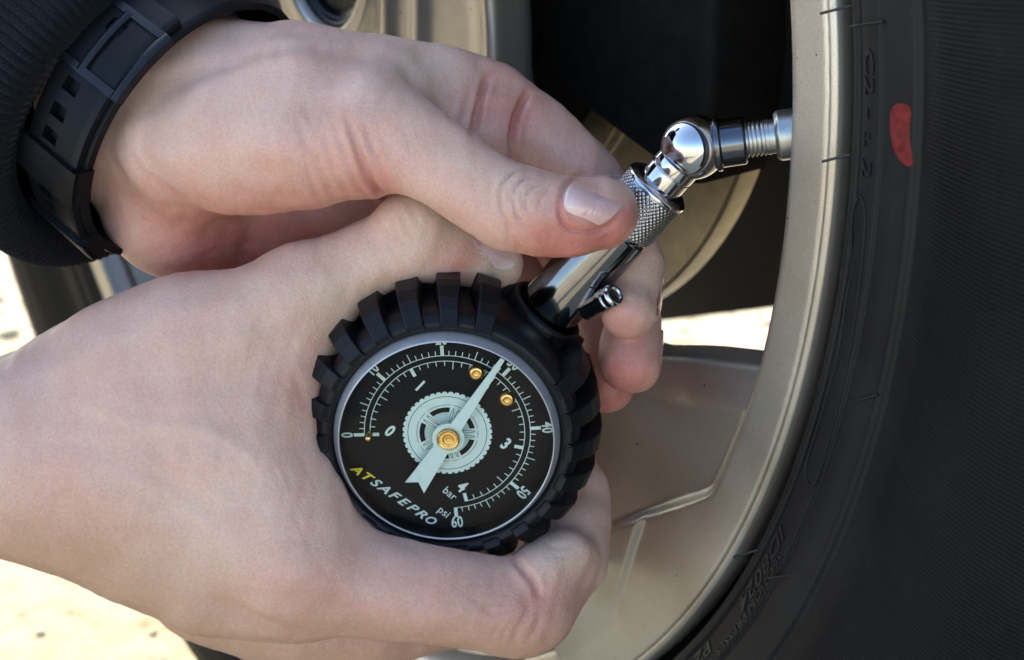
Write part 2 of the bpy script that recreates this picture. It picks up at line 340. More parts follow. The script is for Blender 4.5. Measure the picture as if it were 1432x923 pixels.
# ------------------------------------------------------------------ volume modelling (distance field -> mesh)
class Vol:
    def __init__(s, lo, hi, h):
        s.o = np.array(lo, np.float32); s.h = h
        s.n = tuple(int(math.ceil((b - a) / h)) + 1 for a, b in zip(lo, hi))
        s.f = np.full(s.n, 30, np.float32)
    def box(s, lo, hi):
        i0 = [max(0, int((a - o) / s.h)) for a, o in zip(lo, s.o)]
        i1 = [min(n, int((b - o) / s.h) + 2) for b, o, n in zip(hi, s.o, s.n)]
        return tuple(slice(a, max(a, b)) for a, b in zip(i0, i1))
    def pts(s, sl):
        ax = [(s.o[k] + s.h * np.arange(sl[k].start, sl[k].stop)).astype(np.float32) for k in range(3)]
        return ax[0][:, None, None], ax[1][None, :, None], ax[2][None, None, :]
    def chain(s, nodes, k=3., flat=None, cut=False, r_add=0.):
        """nodes: (x,y,z,r) in mm. flat=(dir, scale)"""
        nd = np.array(nodes, np.float32); rm = nd[:, 3].max() + r_add; mg = rm + k + 5
        sl = s.box(nd[:, :3].min(0) - mg, nd[:, :3].max(0) + mg)
        if any(q.stop <= q.start for q in sl): return
        X, Y, Z = s.pts(sl); d = None
        for a, b in zip(nd[:-1], nd[1:]):
            v = b[:3] - a[:3]; ll = float(v @ v) + 1e-9
            t = np.clip(((X - a[0]) * v[0] + (Y - a[1]) * v[1] + (Z - a[2]) * v[2]) / ll, 0, 1)
            dx = X - a[0] - t * v[0]; dy = Y - a[1] - t * v[1]; dz = Z - a[2] - t * v[2]
            q = dx * dx + dy * dy + dz * dz
            if flat is not None:
                fd, fs = flat; c = dx * fd[0] + dy * fd[1] + dz * fd[2]; q = q + c * c * (1 / fs ** 2 - 1)
            tt = t * t * (3 - 2 * t)
            e = np.sqrt(q) - (a[3] + (b[3] - a[3]) * (.5 * t + .5 * tt)) - r_add
            d = e if d is None else np.minimum(d, e)
        f = s.f[sl]
        if cut:
            d = -d; h = np.clip(.5 - .5 * (f - d) / k, 0, 1); s.f[sl] = f * (1 - h) + d * h + k * h * (1 - h)
        else:
            h = np.clip(.5 + .5 * (f - d) / k, 0, 1); s.f[sl] = f * (1 - h) + d * h - k * h * (1 - h)
    def sample(s, p):
        g = (np.asarray(p) - s.o) / s.h; i = np.clip(np.floor(g).astype(int), 0, np.array(s.n) - 2); t = np.clip(g - i, 0, 1)
        r = 0
        for dx in (0, 1):
            for dy in (0, 1):
                for dz in (0, 1):
                    wt = (t[..., 0] if dx else 1 - t[..., 0]) * (t[..., 1] if dy else 1 - t[..., 1]) * (t[..., 2] if dz else 1 - t[..., 2])
                    r = r + wt * s.f[i[..., 0] + dx, i[..., 1] + dy, i[..., 2] + dz]
        return r
    def grad(s, p, e=.8):
        g = np.stack([s.sample(p + e * d) - s.sample(p - e * d) for d in np.eye(3)], -1)
        return g / (np.linalg.norm(g, axis=-1, keepdims=True) + 1e-9)
    def mesh(s):
        f = s.f; S = f < 0; n = s.n
        c = np.zeros(tuple(k - 1 for k in n), np.uint8)
        cs = [(a, b, d) for a in (0, 1) for b in (0, 1) for d in (0, 1)]
        sh = lambda A, o: A[o[0]:n[0] - 1 + o[0], o[1]:n[1] - 1 + o[1], o[2]:n[2] - 1 + o[2]]
        for o in cs: c += sh(S, o)
        act = (c > 0) & (c < 8); ix = np.argwhere(act); idx = np.full(c.shape, -1, np.int64); idx[act] = np.arange(len(ix))
        vals = {o: f[ix[:, 0] + o[0], ix[:, 1] + o[1], ix[:, 2] + o[2]] for o in cs}
        acc = np.zeros((len(ix), 3)); cnt = np.zeros(len(ix))
        for o in cs:
            for k in range(3):
                if o[k] == 0:
                    o2 = list(o); o2[k] = 1; fa, fb = vals[o], vals[tuple(o2)]
                    cr = (fa < 0) != (fb < 0); t = np.where(cr, fa / np.where(fa == fb, 1, fa - fb), 0)
                    p = np.tile(np.array(o, float), (len(ix), 1)); p[:, k] += t
                    acc[cr] += p[cr]; cnt[cr] += 1
        V = s.o + s.h * (ix + acc / cnt[:, None])
        Q = []
        for k in range(3):
            a = [slice(1, n[j] - 1) for j in range(3)]; a[k] = slice(0, n[k] - 1); b = list(a); b[k] = slice(1, n[k])
            sa, sb = S[tuple(a)], S[tuple(b)]; e = np.argwhere(sa != sb)
            if not len(e): continue
            off = np.array([1, 1, 1]); off[k] = 0; e = e + off
            u, v = (k + 1) % 3, (k + 2) % 3; eu = np.eye(3, dtype=int)[u]; ev = np.eye(3, dtype=int)[v]
            g = lambda q: idx[q[:, 0], q[:, 1], q[:, 2]]
            q = np.stack([g(e - eu - ev), g(e - ev), g(e), g(e - eu)], 1)
            fl = ~S[e[:, 0], e[:, 1], e[:, 2]] if False else S[tuple(a)][tuple((e - off).T)]
            q[~fl] = q[~fl][:, ::-1]
            Q.append(q)
        Q = np.concatenate(Q); Q = Q[(Q >= 0).all(1)]
        return V, Q
def nodes(lst):
    """(px, py, depth, radius in px) -> mm nodes"""
    return [tuple(P(a, b, d)) + (r * d / F,) for a, b, d, r in lst]

def poly_dist(uv, pl):
    pl = np.array(pl, float); best = np.full(len(uv), 1e9); tt = np.zeros(len(uv)); n = len(pl) - 1
    for i in range(n):
        a, b = pl[i], pl[i + 1]; v = b - a
        t = np.clip(((uv - a) @ v) / (v @ v + 1e-9), 0, 1); d = np.linalg.norm(uv - a - t[:, None] * v, axis=1)
        s = d < best; best[s] = d[s]; tt[s] = (i + t[s]) / n
    return best, tt
def spline(pl, m=6):
    p = np.array(pl, float); out = []
    q = np.vstack([2 * p[0] - p[1], p, 2 * p[-1] - p[-2]])
    for i in range(len(p) - 1):
        for t in np.arange(m) / m:
            out.append(.5 * (2 * q[i + 1] + (q[i + 2] - q[i]) * t + (2 * q[i] - 5 * q[i + 1] + 4 * q[i + 2] - q[i + 3]) * t * t + (3 * q[i + 1] - q[i] - 3 * q[i + 2] + q[i + 3]) * t ** 3))
    out.append(p[-1]); return np.array(out)
def hand_mesh(vol, creases, blobs, dmax, tan_shades=()):
    """mesh a hand, press the skin folds in and set the pigment and painted shade"""
    V, Q = vol.mesh(); G = vol.grad(V); uv = proj(V)
    view = V / np.linalg.norm(V, axis=1, keepdims=True); face = -(G * view).sum(1)
    vis = np.clip((face + .05) / .25, 0, 1) * (V[:, 1] < dmax)
    disp = np.zeros(len(V)); r2 = np.random.default_rng(3)
    for wl_, am in ((21., .30), (12., .16), (6.5, .07), (3.6, .035)):         # the unevenness of flesh, tendon and vein
        for _ in range(5):
            k = r2.normal(0, 1, 3); k *= 6.2832 / wl_ / np.linalg.norm(k); disp += am * .5 * np.sin(V @ k + r2.uniform(0, 6.28))
    for pl, amp, wd in creases:
        d, t = poly_dist(uv, spline(pl)); wpx = wd * F / V[:, 1]
        ends = np.clip(np.minimum(t, 1 - t) / .22, 0, 1) ** .7
        x = d / wpx
        disp += vis * ends * amp * (-np.exp(-x * x) + .16 * np.exp(-((x - 1.9) / .9) ** 2))
    red = np.zeros(len(V)); yel = np.zeros(len(V)); tan_shade = np.zeros(len(V))
    for px, py, rx, wt in tan_shades: tan_shade = np.maximum(tan_shade, wt * np.exp(-(((uv - (px, py)) ** 2).sum(1)) / rx ** 2))
    for px, py, rx, wt in blobs:
        g = np.exp(-(((uv - (px, py)) ** 2).sum(1)) / rx ** 2)
        if wt > 0: red = red + 1.4 * wt * g
        else: yel = yel - wt * g
    for pl, amp, wd in creases:
        d, t = poly_dist(uv, spline(pl)); red += vis * np.clip(amp * .22, -.05, .28) * np.exp(-(d / (wd * F / V[:, 1] * 1.3)) ** 2)
    V = V + G * disp[:, None]
    return V, Q, np.clip(red, 0, 1), np.clip(yel, 0, 1), np.clip(tan_shade, 0, 1)
def set_tint(o, red, yel, tan_shade=0.):
    a = o.data.color_attributes.new('tint', 'FLOAT_COLOR', 'POINT')
    c = np.zeros((len(o.data.vertices), 4), np.float32); c[:, 0] = red; c[:, 1] = yel; c[:, 2] = tan_shade; c[:, 3] = 1
    a.data.foreach_set('color', c.ravel())
def hit(vol, px, py, d0=300, d1=460):
    """where the sight line of a photo pixel meets the modelled surface"""
    px = np.asarray(px, float); r = np.stack([(px - CX) / F, np.ones_like(px), (CY - np.asarray(py, float)) / F], -1)
    ts = np.arange(d0, d1, .4); out = np.full(px.shape, np.nan)
    for t in ts:
        f = vol.sample(r * t); s = np.isnan(out) & (f < 0); out[s] = t
    return out
def nail_plate(vol, outline, base_pt, tip_pt, bulge, parent, label=None, lift=.25, white=1., rim=0.):
    """a curved nail that lies on the modelled fingertip; outline in photo pixels"""
    ol = spline(list(outline) + [outline[0]], 5)[:-1]; c = ol.mean(0)
    rings = np.array([0, .2, .4, .6, .78, .9, .97, 1.0])
    uv = np.concatenate([c + (ol - c) * r for r in rings]); rr = np.repeat(rings, len(ol))
    t = hit(vol, uv[:, 0], uv[:, 1]); ok = ~np.isnan(t)
    U = (uv - c) / 40.; A = np.stack([np.ones(len(U)), U[:, 0], U[:, 1], U[:, 0] ** 2, U[:, 0] * U[:, 1], U[:, 1] ** 2], 1)
    co = np.linalg.lstsq(A[ok], t[ok], rcond=None)[0]; fit = A @ co
    t = np.where(ok, t, fit)
    dep = .5 * fit + .5 * t - lift - bulge * (1 - rr ** 2) + np.where(rr > .985, .9, 0)
    V = np.stack([(uv[:, 0] - CX) / F * dep, dep, (CY - uv[:, 1]) / F * dep], 1)
    n = len(ol); Q = []
    for k in range(len(rings) - 1):
        for i in range(n): Q.append((k * n + i, (k + 1) * n + i, (k + 1) * n + (i + 1) % n, k * n + (i + 1) % n))
    o = cam_mesh('nail', V, np.array(Q), M['nail'], parent)
    b, tp = np.array(base_pt, float), np.array(tip_pt, float); s = ((uv - b) @ (tp - b)) / ((tp - b) @ (tp - b))
    pale = np.clip((s - .80) / .1, 0, 1) * .8 + .45 * np.exp(-((s - .05) / .12) ** 2)
    set_tint(o, np.clip(pale * white + rim * (rr > .88), 0, 1), 0 * s)
    if label: o['label'] = label
    return o

# ------------------------------------------------------------------ the wheel
WC = np.array([-60.553, 469.287, 89.771]) * 1.075
WN = np.array([-0.80344438, -0.54697398, -0.23515229]); WU = np.array([0., -0.39496181, 0.91869754]); WW = np.cross(WU, WN)
def wl(px, py, off=0.):
    """sight line of a photo pixel -> point on the wheel's own plane at height off (mm)"""
    d = np.array([(px - CX) / F, 1, (CY - py) / F]); o = WC + WN * off; t = (o @ WN) / (d @ WN); q = d * t - o
    return np.array([q @ WW, q @ WU])
wheel = root('alloy_wheel', frame(WC, WW, WU, WN))
tag(wheel, 'silver alloy car wheel with a black tyre, standing on sunlit gravel', 'wheel')
HUB = np.array([4., 11.])

def build_rim():
    prof = [(213.4, -5), (213.7, -.6), (214.1, .05), (214.8, .1), (215.6, -.5), (216.0, -1.8), (216.1, -4), (215.6, -8), (213.5, -11),
            (209, -14), (205, -30), (202, -60), (199, -150), (204, -172), (214, -178), (216, -183), (213, -184), (203, -180), (196, -152), (195, -60), (197, -32), (199.5, -18), (201.5, -10.5), (205, -8), (213.4, -5)]
    V, Q = revolve(rprof(prof, .4, 3), 360)
    return local_mesh('rim', V, Q, M['alloy'], wheel)
rim = build_rim()

def build_face():
    sm = lambda t: t * t * (3 - 2 * t)
    def poly2(a, b, pts, rad=0.):
        # signed distance to a polygon (points in order), rounded outwards by rad
        p = np.array(pts, float); d = np.full(a.shape, 1e9); ins = np.zeros(a.shape, bool)
        for i in range(len(p)):
            q0, q1 = p[i], p[(i + 1) % len(p)]; e = q1 - q0
            t = np.clip(((a - q0[0]) * e[0] + (b - q0[1]) * e[1]) / (e @ e), 0, 1)
            d = np.minimum(d, np.hypot(a - q0[0] - t * e[0], b - q0[1] - t * e[1]))
            c = (q0[1] > b) != (q1[1] > b)
            ins ^= c & (a < (q1[0] - q0[0]) * (b - q0[1]) / (q1[1] - q0[1] + 1e-12) + q0[0])
        return np.where(ins, -d, d) - rad
    pk_px = [(1120, 470), (1100, 560), (1072, 622), (1046, 660), (1008, 688), (905, 722), (780, 766), (700, 700), (690, 420), (690, 150), (690, -160), (1125, -160), (1130, 200)]
    PK = spline([wl(x, y, -2.) for x, y in pk_px[:5]], 5).tolist() + [wl(x, y, -2.) for x, y in pk_px[5:]]
    LN1 = [wl(905, 722, -1.), wl(838, 935, -1.)]
    c4, s4 = math.cos(math.radians(4)), math.sin(math.radians(4))
    WIN = [(98, -9), (147, -62), (260, -40), (260, 52), (146, 50), (98, 9)]
    def field(lo, hi, h, sector):
        v = Vol(lo, hi, h); sl = tuple(slice(0, k) for k in v.n); X, Y, Z = v.pts(sl)
        x2 = np.broadcast_to(X[:, :, 0], v.n[:2]).astype(np.float64); y2 = np.broadcast_to(Y[:, :, 0], v.n[:2]).astype(np.float64)
        r = np.hypot(x2, y2); win = np.full(r.shape, 1e3); pin = np.zeros(r.shape); rib = np.zeros(r.shape)
        for k in ((0, -1, 1) if sector else range(5)):
            an = math.radians(72 * k); ca, sa = math.cos(an), math.sin(an)
            a = x2 * ca + y2 * sa; b = -x2 * sa + y2 * ca
            a4 = a * c4 + b * s4; b4 = -a * s4 + b * c4
            win = np.minimum(win, np.maximum(poly2(a4, b4, WIN, 9.), r - 200.6))
            inside = sm(np.clip((-poly2(a, b, PK) + .3) / 1.9, 0, 1)) * sm(np.clip((204.2 - r) / 4.6, 0, 1))
            pin = np.maximum(pin, inside * sm(np.clip((a - 134) / 34, 0, 1)))
            e = LN1[1] - LN1[0]; e = e / np.hypot(*e); sd2 = (a - LN1[0][0]) * e[1] - (b - LN1[0][1]) * e[0]
            ahead = (a - LN1[0][0]) * e[0] + (b - LN1[0][1]) * e[1]; dg = np.degrees(np.arctan2(b, a))
            up = sm(np.clip(sd2 / 1.1 + .5, 0, 1)) * sm(np.clip((ahead + 26) / 20, 0, 1))
            rib = np.maximum(rib, np.where((dg > -62) & (dg < -14), up, 0))
        H = .1 - pin * (3.2 + 1.6 * sm(np.clip(1 - np.clip(win, 0, 60) / 46, 0, 1)) + 3.6 * sm(np.clip(1 - win / 11, 0, 1)))
        H += 1.3 * rib * (1 - pin) * np.clip((203 - r) / 12, 0, 1)
        H -= 12 * sm(np.clip((112 - r) / 40, 0, 1))                    # dished hub
        rr = np.hypot(x2 - HUB[0], y2 - HUB[1])
        H += 3. * sm(np.clip((30 - rr) / 4, 0, 1)) - 7 * sm(np.clip((21.5 - rr) / 2.0, 0, 1))
        for (lx, ly, lr) in [(-36, -13, 11), (23, -13, 5), (-30, 45, 10), (22, 50, 10), (48, 22, 6)]:
            H -= 14 * sm(np.clip((lr - np.hypot(x2 - lx, y2 - ly)) / 2.0, 0, 1))
        for off, wd2, am in ((36, 4, 2.2), (52, 4, 2.2)):              # flutes on the hub plate
            H += am * np.exp(-((x2 - off - y2 * .05) / wd2) ** 2) * np.clip((60 - np.abs(y2)) / 20, 0, 1)
        top = (Z - H[:, :, None]) * .85
        bot = (np.maximum(H[:, :, None] - 15, np.where(r > 200, -9, -40)[:, :, None]) - Z) * .85
        f = np.maximum(np.maximum(top, bot), np.broadcast_to((r - 213.8)[:, :, None], v.n))
        wn = -win[:, :, None] + np.zeros_like(Z); k = 3.6
        hh = np.clip(.5 - .5 * (f - wn) / k, 0, 1); v.f = (f * (1 - hh) + wn * hh + k * hh * (1 - hh)).astype(np.float32)
        return v
    def piece(name, v, keep, parent):
        V, Q = v.mesh(); c = V[Q].mean(1); Q = Q[keep(c)]; u, inv = np.unique(Q.ravel(), return_inverse=True)
        o = local_mesh(name, V[u], inv.reshape(-1, 4), M['alloy'], parent)
        o.data.normals_split_custom_set_from_vertices(v.grad(V[u], .9 * v.h).tolist()); return o
    R0 = 84.
    def in_sector(c):
        a = np.degrees(np.arctan2(c[:, 1], c[:, 0])); return (np.hypot(c[:, 0], c[:, 1]) >= R0) & (a > -58) & (a <= 14)
    sp = piece('spoke', field((40, -187, -26), (217, 58, 4), .75, True), in_sector, rim)
    for k in range(1, 5): link('spoke', sp.data, None, rim, Matrix.Rotation(math.radians(72 * k), 4, 'Z'))
    piece('hub', field((-90, -90, -36), (90, 90, 4), 1.0, False), lambda c: np.hypot(c[:, 0], c[:, 1]) < R0, rim)
    V, Q = revolve(rprof([(0.01, -14.0), (16, -14.3), (18.3, -13.6), (19.2, -11.4), (20.2, -11.2), (21.3, -13.5), (21.4, -20)], .5), 64)
    V[:, 0] += HUB[0]; V[:, 1] += HUB[1]
    local_mesh('centre_cap', V, Q, M['buckle'], rim)
build_face()

TP = [(213.6, -16), (216.6, -15), (218.2, -9), (218.9, -2.6), (219.6, -.7), (220.9, -.2), (221.6, -.3), (221.9, -.9), (222.3, -.9), (222.6, -.1), (225, .6), (228.1, 1.3), (228.5, .7), (229.1, .7), (229.5, 1.5),
      (233, 2.2), (236.4, 2.5), (237.2, 2.8), (238.0, 2.7), (238.5, 2.0), (239.2, 1.8), (244, 3.6), (252, 6.2), (262, 8.6), (272, 9.2), (282, 7.6), (291, 3.4), (297, -2.), (302, -10), (306, -20), (309, -40), (311, -70), (311.5, -95),
      (311, -120), (308, -150), (302, -176), (291, -190), (272, -198), (250, -194), (228, -184), (216, -172)]
TPr = rprof(TP, .35, 2)
def tyre_h(r): return float(np.interp(r, [p[0] for p in TP[:33]], [p[1] for p in TP[:33]]))
def build_tyre():
    V, Q = revolve(TPr, 480)
    t = local_mesh('tyre', V, Q, M['tyre'], wheel)
    def on_tyre(r, a, lift=.0):
        return np.array([r * math.cos(a), r * math.sin(a), tyre_h(r) + lift])
    # red paint mark
    ol = [(1252, 141), (1268, 141), (1279, 152), (1277, 168), (1275, 182), (1277, 200), (1280, 222), (1277, 236), (1266, 235), (1254, 222), (1245, 203), (1241, 180), (1241, 158), (1245, 147)]
    pts = []
    for p in spline(ol + [ol[0]], 4)[:-1]:
        q = wl(p[0], p[1], 2.2); pts.append((np.hypot(*q), math.atan2(q[1], q[0])))
    pts = np.array(pts); c = pts.mean(0); rings = np.linspace(0, 1, 6); VV = []; QQ = []
    n = len(pts)
    for k, s in enumerate(rings):
        for i in range(n):
            r, a = c + (pts[i] - c) * s; VV.append(on_tyre(r, a, .12 if s < .99 else -.1))
    for k in range(5):
        for i in range(n): QQ.append((k * n + i, (k + 1) * n + i, (k + 1) * n + (i + 1) % n, k * n + (i + 1) % n))
    o = local_mesh('paint_mark', VV, np.array(QQ), M['red_paint'], t); o['label'] = 'red painted kidney-shaped mark on the tyre sidewall'
    # raised lettering, bent round the sidewall
    def lettering(name, txt, px0, px1, r_base, size_r, shear=0.):
        cu = bpy.data.curves.new('t', 'FONT'); cu.body = txt; cu.size = 1; cu.extrude = .02; cu.resolution_u = 2; cu.offset = .012; cu.shear = shear
        ob = bpy.data.objects.new('t', cu); COL.objects.link(ob); bpy.context.view_layer.update()
        me = bpy.data.meshes.new_from_object(ob.evaluated_get(bpy.context.evaluated_depsgraph_get())); bpy.data.objects.remove(ob)
        co = np.zeros(len(me.vertices) * 3); me.vertices.foreach_get('co', co); co = co.reshape(-1, 3)
        a0 = math.atan2(*wl(*px0, 1.)[::-1]); a1 = math.atan2(*wl(*px1, 1.)[::-1])
        x = (co[:, 0] - co[:, 0].min()) / np.ptp(co[:, 0]); y = (co[:, 1] - co[:, 1].min()) / np.ptp(co[:, 1])
        out = []
        for i in range(len(co)):
            r = r_base + size_r * y[i]; a = a0 + (a1 - a0) * x[i]; out.append(on_tyre(r, a, .32 if co[i, 2] > 0 else -.15))
        me.vertices.foreach_set('co', (np.array(out) * .001).ravel()); me.update(); me.name = name
        o = link(name, me, M['letter'], t)
    lettering('lettering', 'ID8024', (1087, 733), (1042, 862), 222.9, 2.9, .25)
    lettering('lettering', 'SECTION PRESSES', (1098, 778), (1010, 923), 226.0, 1.7, .1)
    lettering('lettering', 'P21', (988, 898), (962, 930), 222.9, 2.6, .1)
    lettering('lettering', 'C2 - :. 2', (1211, 68), (1211, 250), 223.4, 3.0)
    # moulded capsule outline and vent hairs
    def tube_on(path, rad, name, lift=.1, m=M['tyre']):
        pl = np.array(path); VV = []; k = 6
        for i, q in enumerate(pl):
            tg = pl[min(i + 1, len(pl) - 1)] - pl[max(i - 1, 0)]; tg = tg / (np.linalg.norm(tg) + 1e-9)
            e1 = np.cross(tg, [0, 0, 1.]); e1 /= np.linalg.norm(e1) + 1e-9; e2 = np.cross(tg, e1)
            for j in range(k):
                an = 2 * math.pi * j / k; VV.append(q + rad * (math.cos(an) * e1 + math.sin(an) * e2))
        QQ = [(i * k + j, (i + 1) * k + j, (i + 1) * k + (j + 1) % k, i * k + (j + 1) % k) for i in range(len(pl) - 1) for j in range(k)]
        return local_mesh(name, VV, np.array(QQ), m, t)
    cap = [(1193, 275), (1203, 278), (1209, 300), (1208, 345), (1200, 420), (1190, 490), (1176, 560), (1160, 620), (1148, 662), (1139, 679), (1127, 672), (1124, 655), (1131, 625), (1152, 560), (1168, 500), (1178, 430), (1184, 350), (1187, 300), (1193, 275)]
    path = []
    for p in spline(cap, 6):
        q = wl(p[0], p[1], .8); r = np.hypot(*q); a = math.atan2(q[1], q[0]); path.append(on_tyre(r, a, .05))
    tube_on(path, .33, 'moulded_capsule', m=M['tyre'])
    def hair(a, b, la, lb):
        qa, qb = wl(*a, la), wl(*b, lb)
        pa = np.array([qa[0], qa[1], la]); pb = np.array([qb[0], qb[1], lb])
        path = [pa + (pb - pa) * s + np.array([0, 0, .25 * math.sin(s * 3.1)]) for s in np.linspace(0, 1, 7)]
        tube_on(path, .28, 'vent_hair', m=M['letter'])
    for a, b, la, lb in [((1147, 19), (1191, 8), 3.5, .6), ((1188, 37), (1236, 30), .7, 1.6), ((1150, 226), (1189, 216), 3.0, .6), ((1026, 779), (1060, 769), 3., .5), ((1072, 808), (1116, 803), 1.2, 2.), ((1188, 562), (1228, 552), 2.2, 3.)]: hair(a, b, la, lb)
    return t
tyre = build_tyre()

# brake disc behind the spokes, the added caliper and the dark arch liner
bd = root('brake_disc', frame(WC - WN * 78, WW, WU, WN)); tag(bd, 'worn iron brake disc seen through the opening between wheel spokes', 'brake disc')
V, Q = revolve(rprof([(60, -20), (60, 4), (72, 4), (72, 0), (115, 0), (116, -1), (116, -9)], .8), 160); local_mesh('friction_ring', V, Q, M['disc'], bd)
V, Q = revolve(rprof([(.01, 30), (50, 30), (60, 26), (60, 0)], 2), 96); local_mesh('disc_hat', V, Q, M['cast_black'], bd)
def caliper():  # black block added over the upper part of the disc
    o = root('added_caliper', frame(WC - WN * 78, WW, WU, WN)); tag(o, 'black cast caliper block added over the upper iron brake disc', 'brake caliper')
    def arc_block(name, r0, r1, z0, z1, a0, a1, rd=4.):
        V, Q = revolve(rprof([(r0, z0), (r0, z1), (r1, z1), (r1, z0), (r0, z0)], rd, 3), 48, math.radians(a0), math.radians(a1))
        k = len(V) // 49; FF = [tuple(q) for q in Q] + [tuple(range(k))[::-1], tuple(range(48 * k, 49 * k))]
        autosmooth(local_mesh(name, V, FF, M['cast_black'], o), 40)
    arc_block('body', 62, 132, 5, 34, -14, 82); arc_block('bridge', 120, 144, -30, 8, -9, 76); arc_block('bracket', 52, 118, 3, 12, -18, 90, 2.)
caliper()
def arch():  # liner added to keep the space behind the wheel black
    V, Q = revolve([(331, 29.5), (331, -250), (328, -252)], 96, math.radians(-28), math.radians(208))
    VV = [tuple(x) for x in V]; FF = [tuple(q) for q in Q]
    b = len(VV); g = 24
    for i in range(g + 1):
        for j in range(g + 1):
            xx = -420 + 840 * i / g; y0 = min(-150., max(-215., -155 + .43 * xx)); VV.append((xx, y0 + (382 - y0) * j / g, -250 - 3 * math.sin(i * .9) * math.sin(j * .7)))
    for i in range(g):
        for j in range(g): FF.append((b + i * (g + 1) + j, b + (i + 1) * (g + 1) + j, b + (i + 1) * (g + 1) + j + 1, b + i * (g + 1) + j + 1))
    W = WC + np.array(VV) @ np.stack([WW, WU, WN])
    o = cam_mesh('added_arch_liner', W, FF, M['black_plastic'])
    tag(o, 'black plastic wheel arch liner added to keep the space behind the wheel dark', 'arch liner')
arch()

# the car's body side round the arch (added out of frame to shade the ground and close off the sky)
LEFT = 900.
def body():
    VV = []; nA, nR = 96, 14
    for i in range(nA + 1):
        a = math.radians(-24 + 213 * i / nA); c, s_ = math.cos(a), math.sin(a)
        far = min(1500 / c if c > 0 else -LEFT / c if c < 0 else 1e9, 1450 / s_ if s_ > 1e-6 else 1e9)
        if s_ < 0: far = min(far, (150 if c > 0 else 62) / -s_)
        far = max(far, 338)
        for j in range(nR + 1):
            t = j / nR; r = 330 + (far - 330) * t; y = r * s_
            VV.append((r * c, y, 24 + 6 * math.exp(-((r - 330) / 14) ** 2) - 90 * (max(0, y) / 1450) ** 2))
    I = np.arange(nA)[:, None]; J = np.arange(nR)[None]; k = nR + 1
    Q = np.stack([I * k + J, (I + 1) * k + J, (I + 1) * k + J + 1, I * k + J + 1], -1).reshape(-1, 4)
    W = WC + np.array(VV) @ np.stack([WW, WU, WN])
    o = cam_mesh('added_fender_panel', W, Q, M['car_paint'])
    tag(o, 'unseen dark grey car fender added to shade the ground and block sky', 'fender')
body()

# valve stem
VB = P(970, 205, 368); VE = P(1092, 189.5, 365)
va = root('valve_stem', frame(VE, (1, 0, 0), (0, 1, 0), (0, 0, 1))); va.parent = wheel
va.matrix_parent_inverse = Matrix.Identity(4); va.matrix_basis = WORLD_OF['alloy_wheel'].inverted() @ WORLD_OF['valve_stem']
ax = (VB - VE) / np.linalg.norm(VB - VE)
V, Q = revolve(rprof([(3.6, -12), (3.6, 3.2), (3.3, 3.4), (3.3, 4.0)] , .1), 48); cam_mesh('stem_body', along(V, VE, VB), Q, M['steel'], va)
tp = [(3.2, 2.0)]
z = 2.6
while z < 10.5: tp += [(3.85, z), (3.3, z + .42), (3.3, z + .5)]; z += .92
tp += [(3.2, 11), (.01, 11)]
V, Q = revolve(tp, 48); cam_mesh('thread', along(V, VE, VB), Q, M['steel'], va)
V, Q = revolve(rprof([(3.8, .6), (4.0, 1.2), (5.0, 1.2), (5.8, .4), (5.8, -8)], .3), 6); o = cam_mesh('hex_nut', along(V, VE, VB), Q, M['steel'], va, False)

# ------------------------------------------------------------------ the pressure gauge
GC = np.array([-14.07, 380., -22.41]); GX = np.array([.74618, .22454, -.62673]); GY = np.array([.66562, -.26978, .69582]); GN = np.array([-.01284, -.93637, -.35077])
def gl(px, py, off=0.):
    d = np.array([(px - CX) / F, 1, (CY - py) / F]); o = GC + GN * off; t = (o @ GN) / (d @ GN); q = d * t - o
    return np.array([q @ GX, q @ GY])
gauge = root('tyre_pressure_gauge', frame(GC, GX, GY, GN))
tag(gauge, 'round black dial pressure gauge in a tyre-shaped rubber boot with chrome stem', 'pressure gauge')
def flat_poly(pts, z, th=.06):
    """thin printed shape: outline (x,y) -> verts, faces"""
    n = len(pts); V = [(x, y, z) for x, y in pts] + [(x, y, z - th) for x, y in pts]
    return V, [tuple(range(n))] + [(i, n + i, n + (i + 1) % n, (i + 1) % n) for i in range(n)]
class MB:
    def __init__(s): s.V = []; s.F = []
    def add(s, V, Fc):
        b = len(s.V); s.V += [tuple(v) for v in V]; s.F += [tuple(int(i) + b for i in f) for f in Fc]
def ring(r0, r1, z, n=120):
    A = np.linspace(0, 2 * math.pi, n, endpoint=False)
    V = [(r0 * math.cos(a), r0 * math.sin(a), z) for a in A] + [(r1 * math.cos(a), r1 * math.sin(a), z) for a in A]
    return V, [(i, n + i, n + (i + 1) % n, (i + 1) % n) for i in range(n)]
SWEEP = 266.6
def ang(psi): return math.radians(90 + SWEEP / 2 - SWEEP * psi / 60)
def pol(r, a): return (r * math.cos(a), r * math.sin(a))
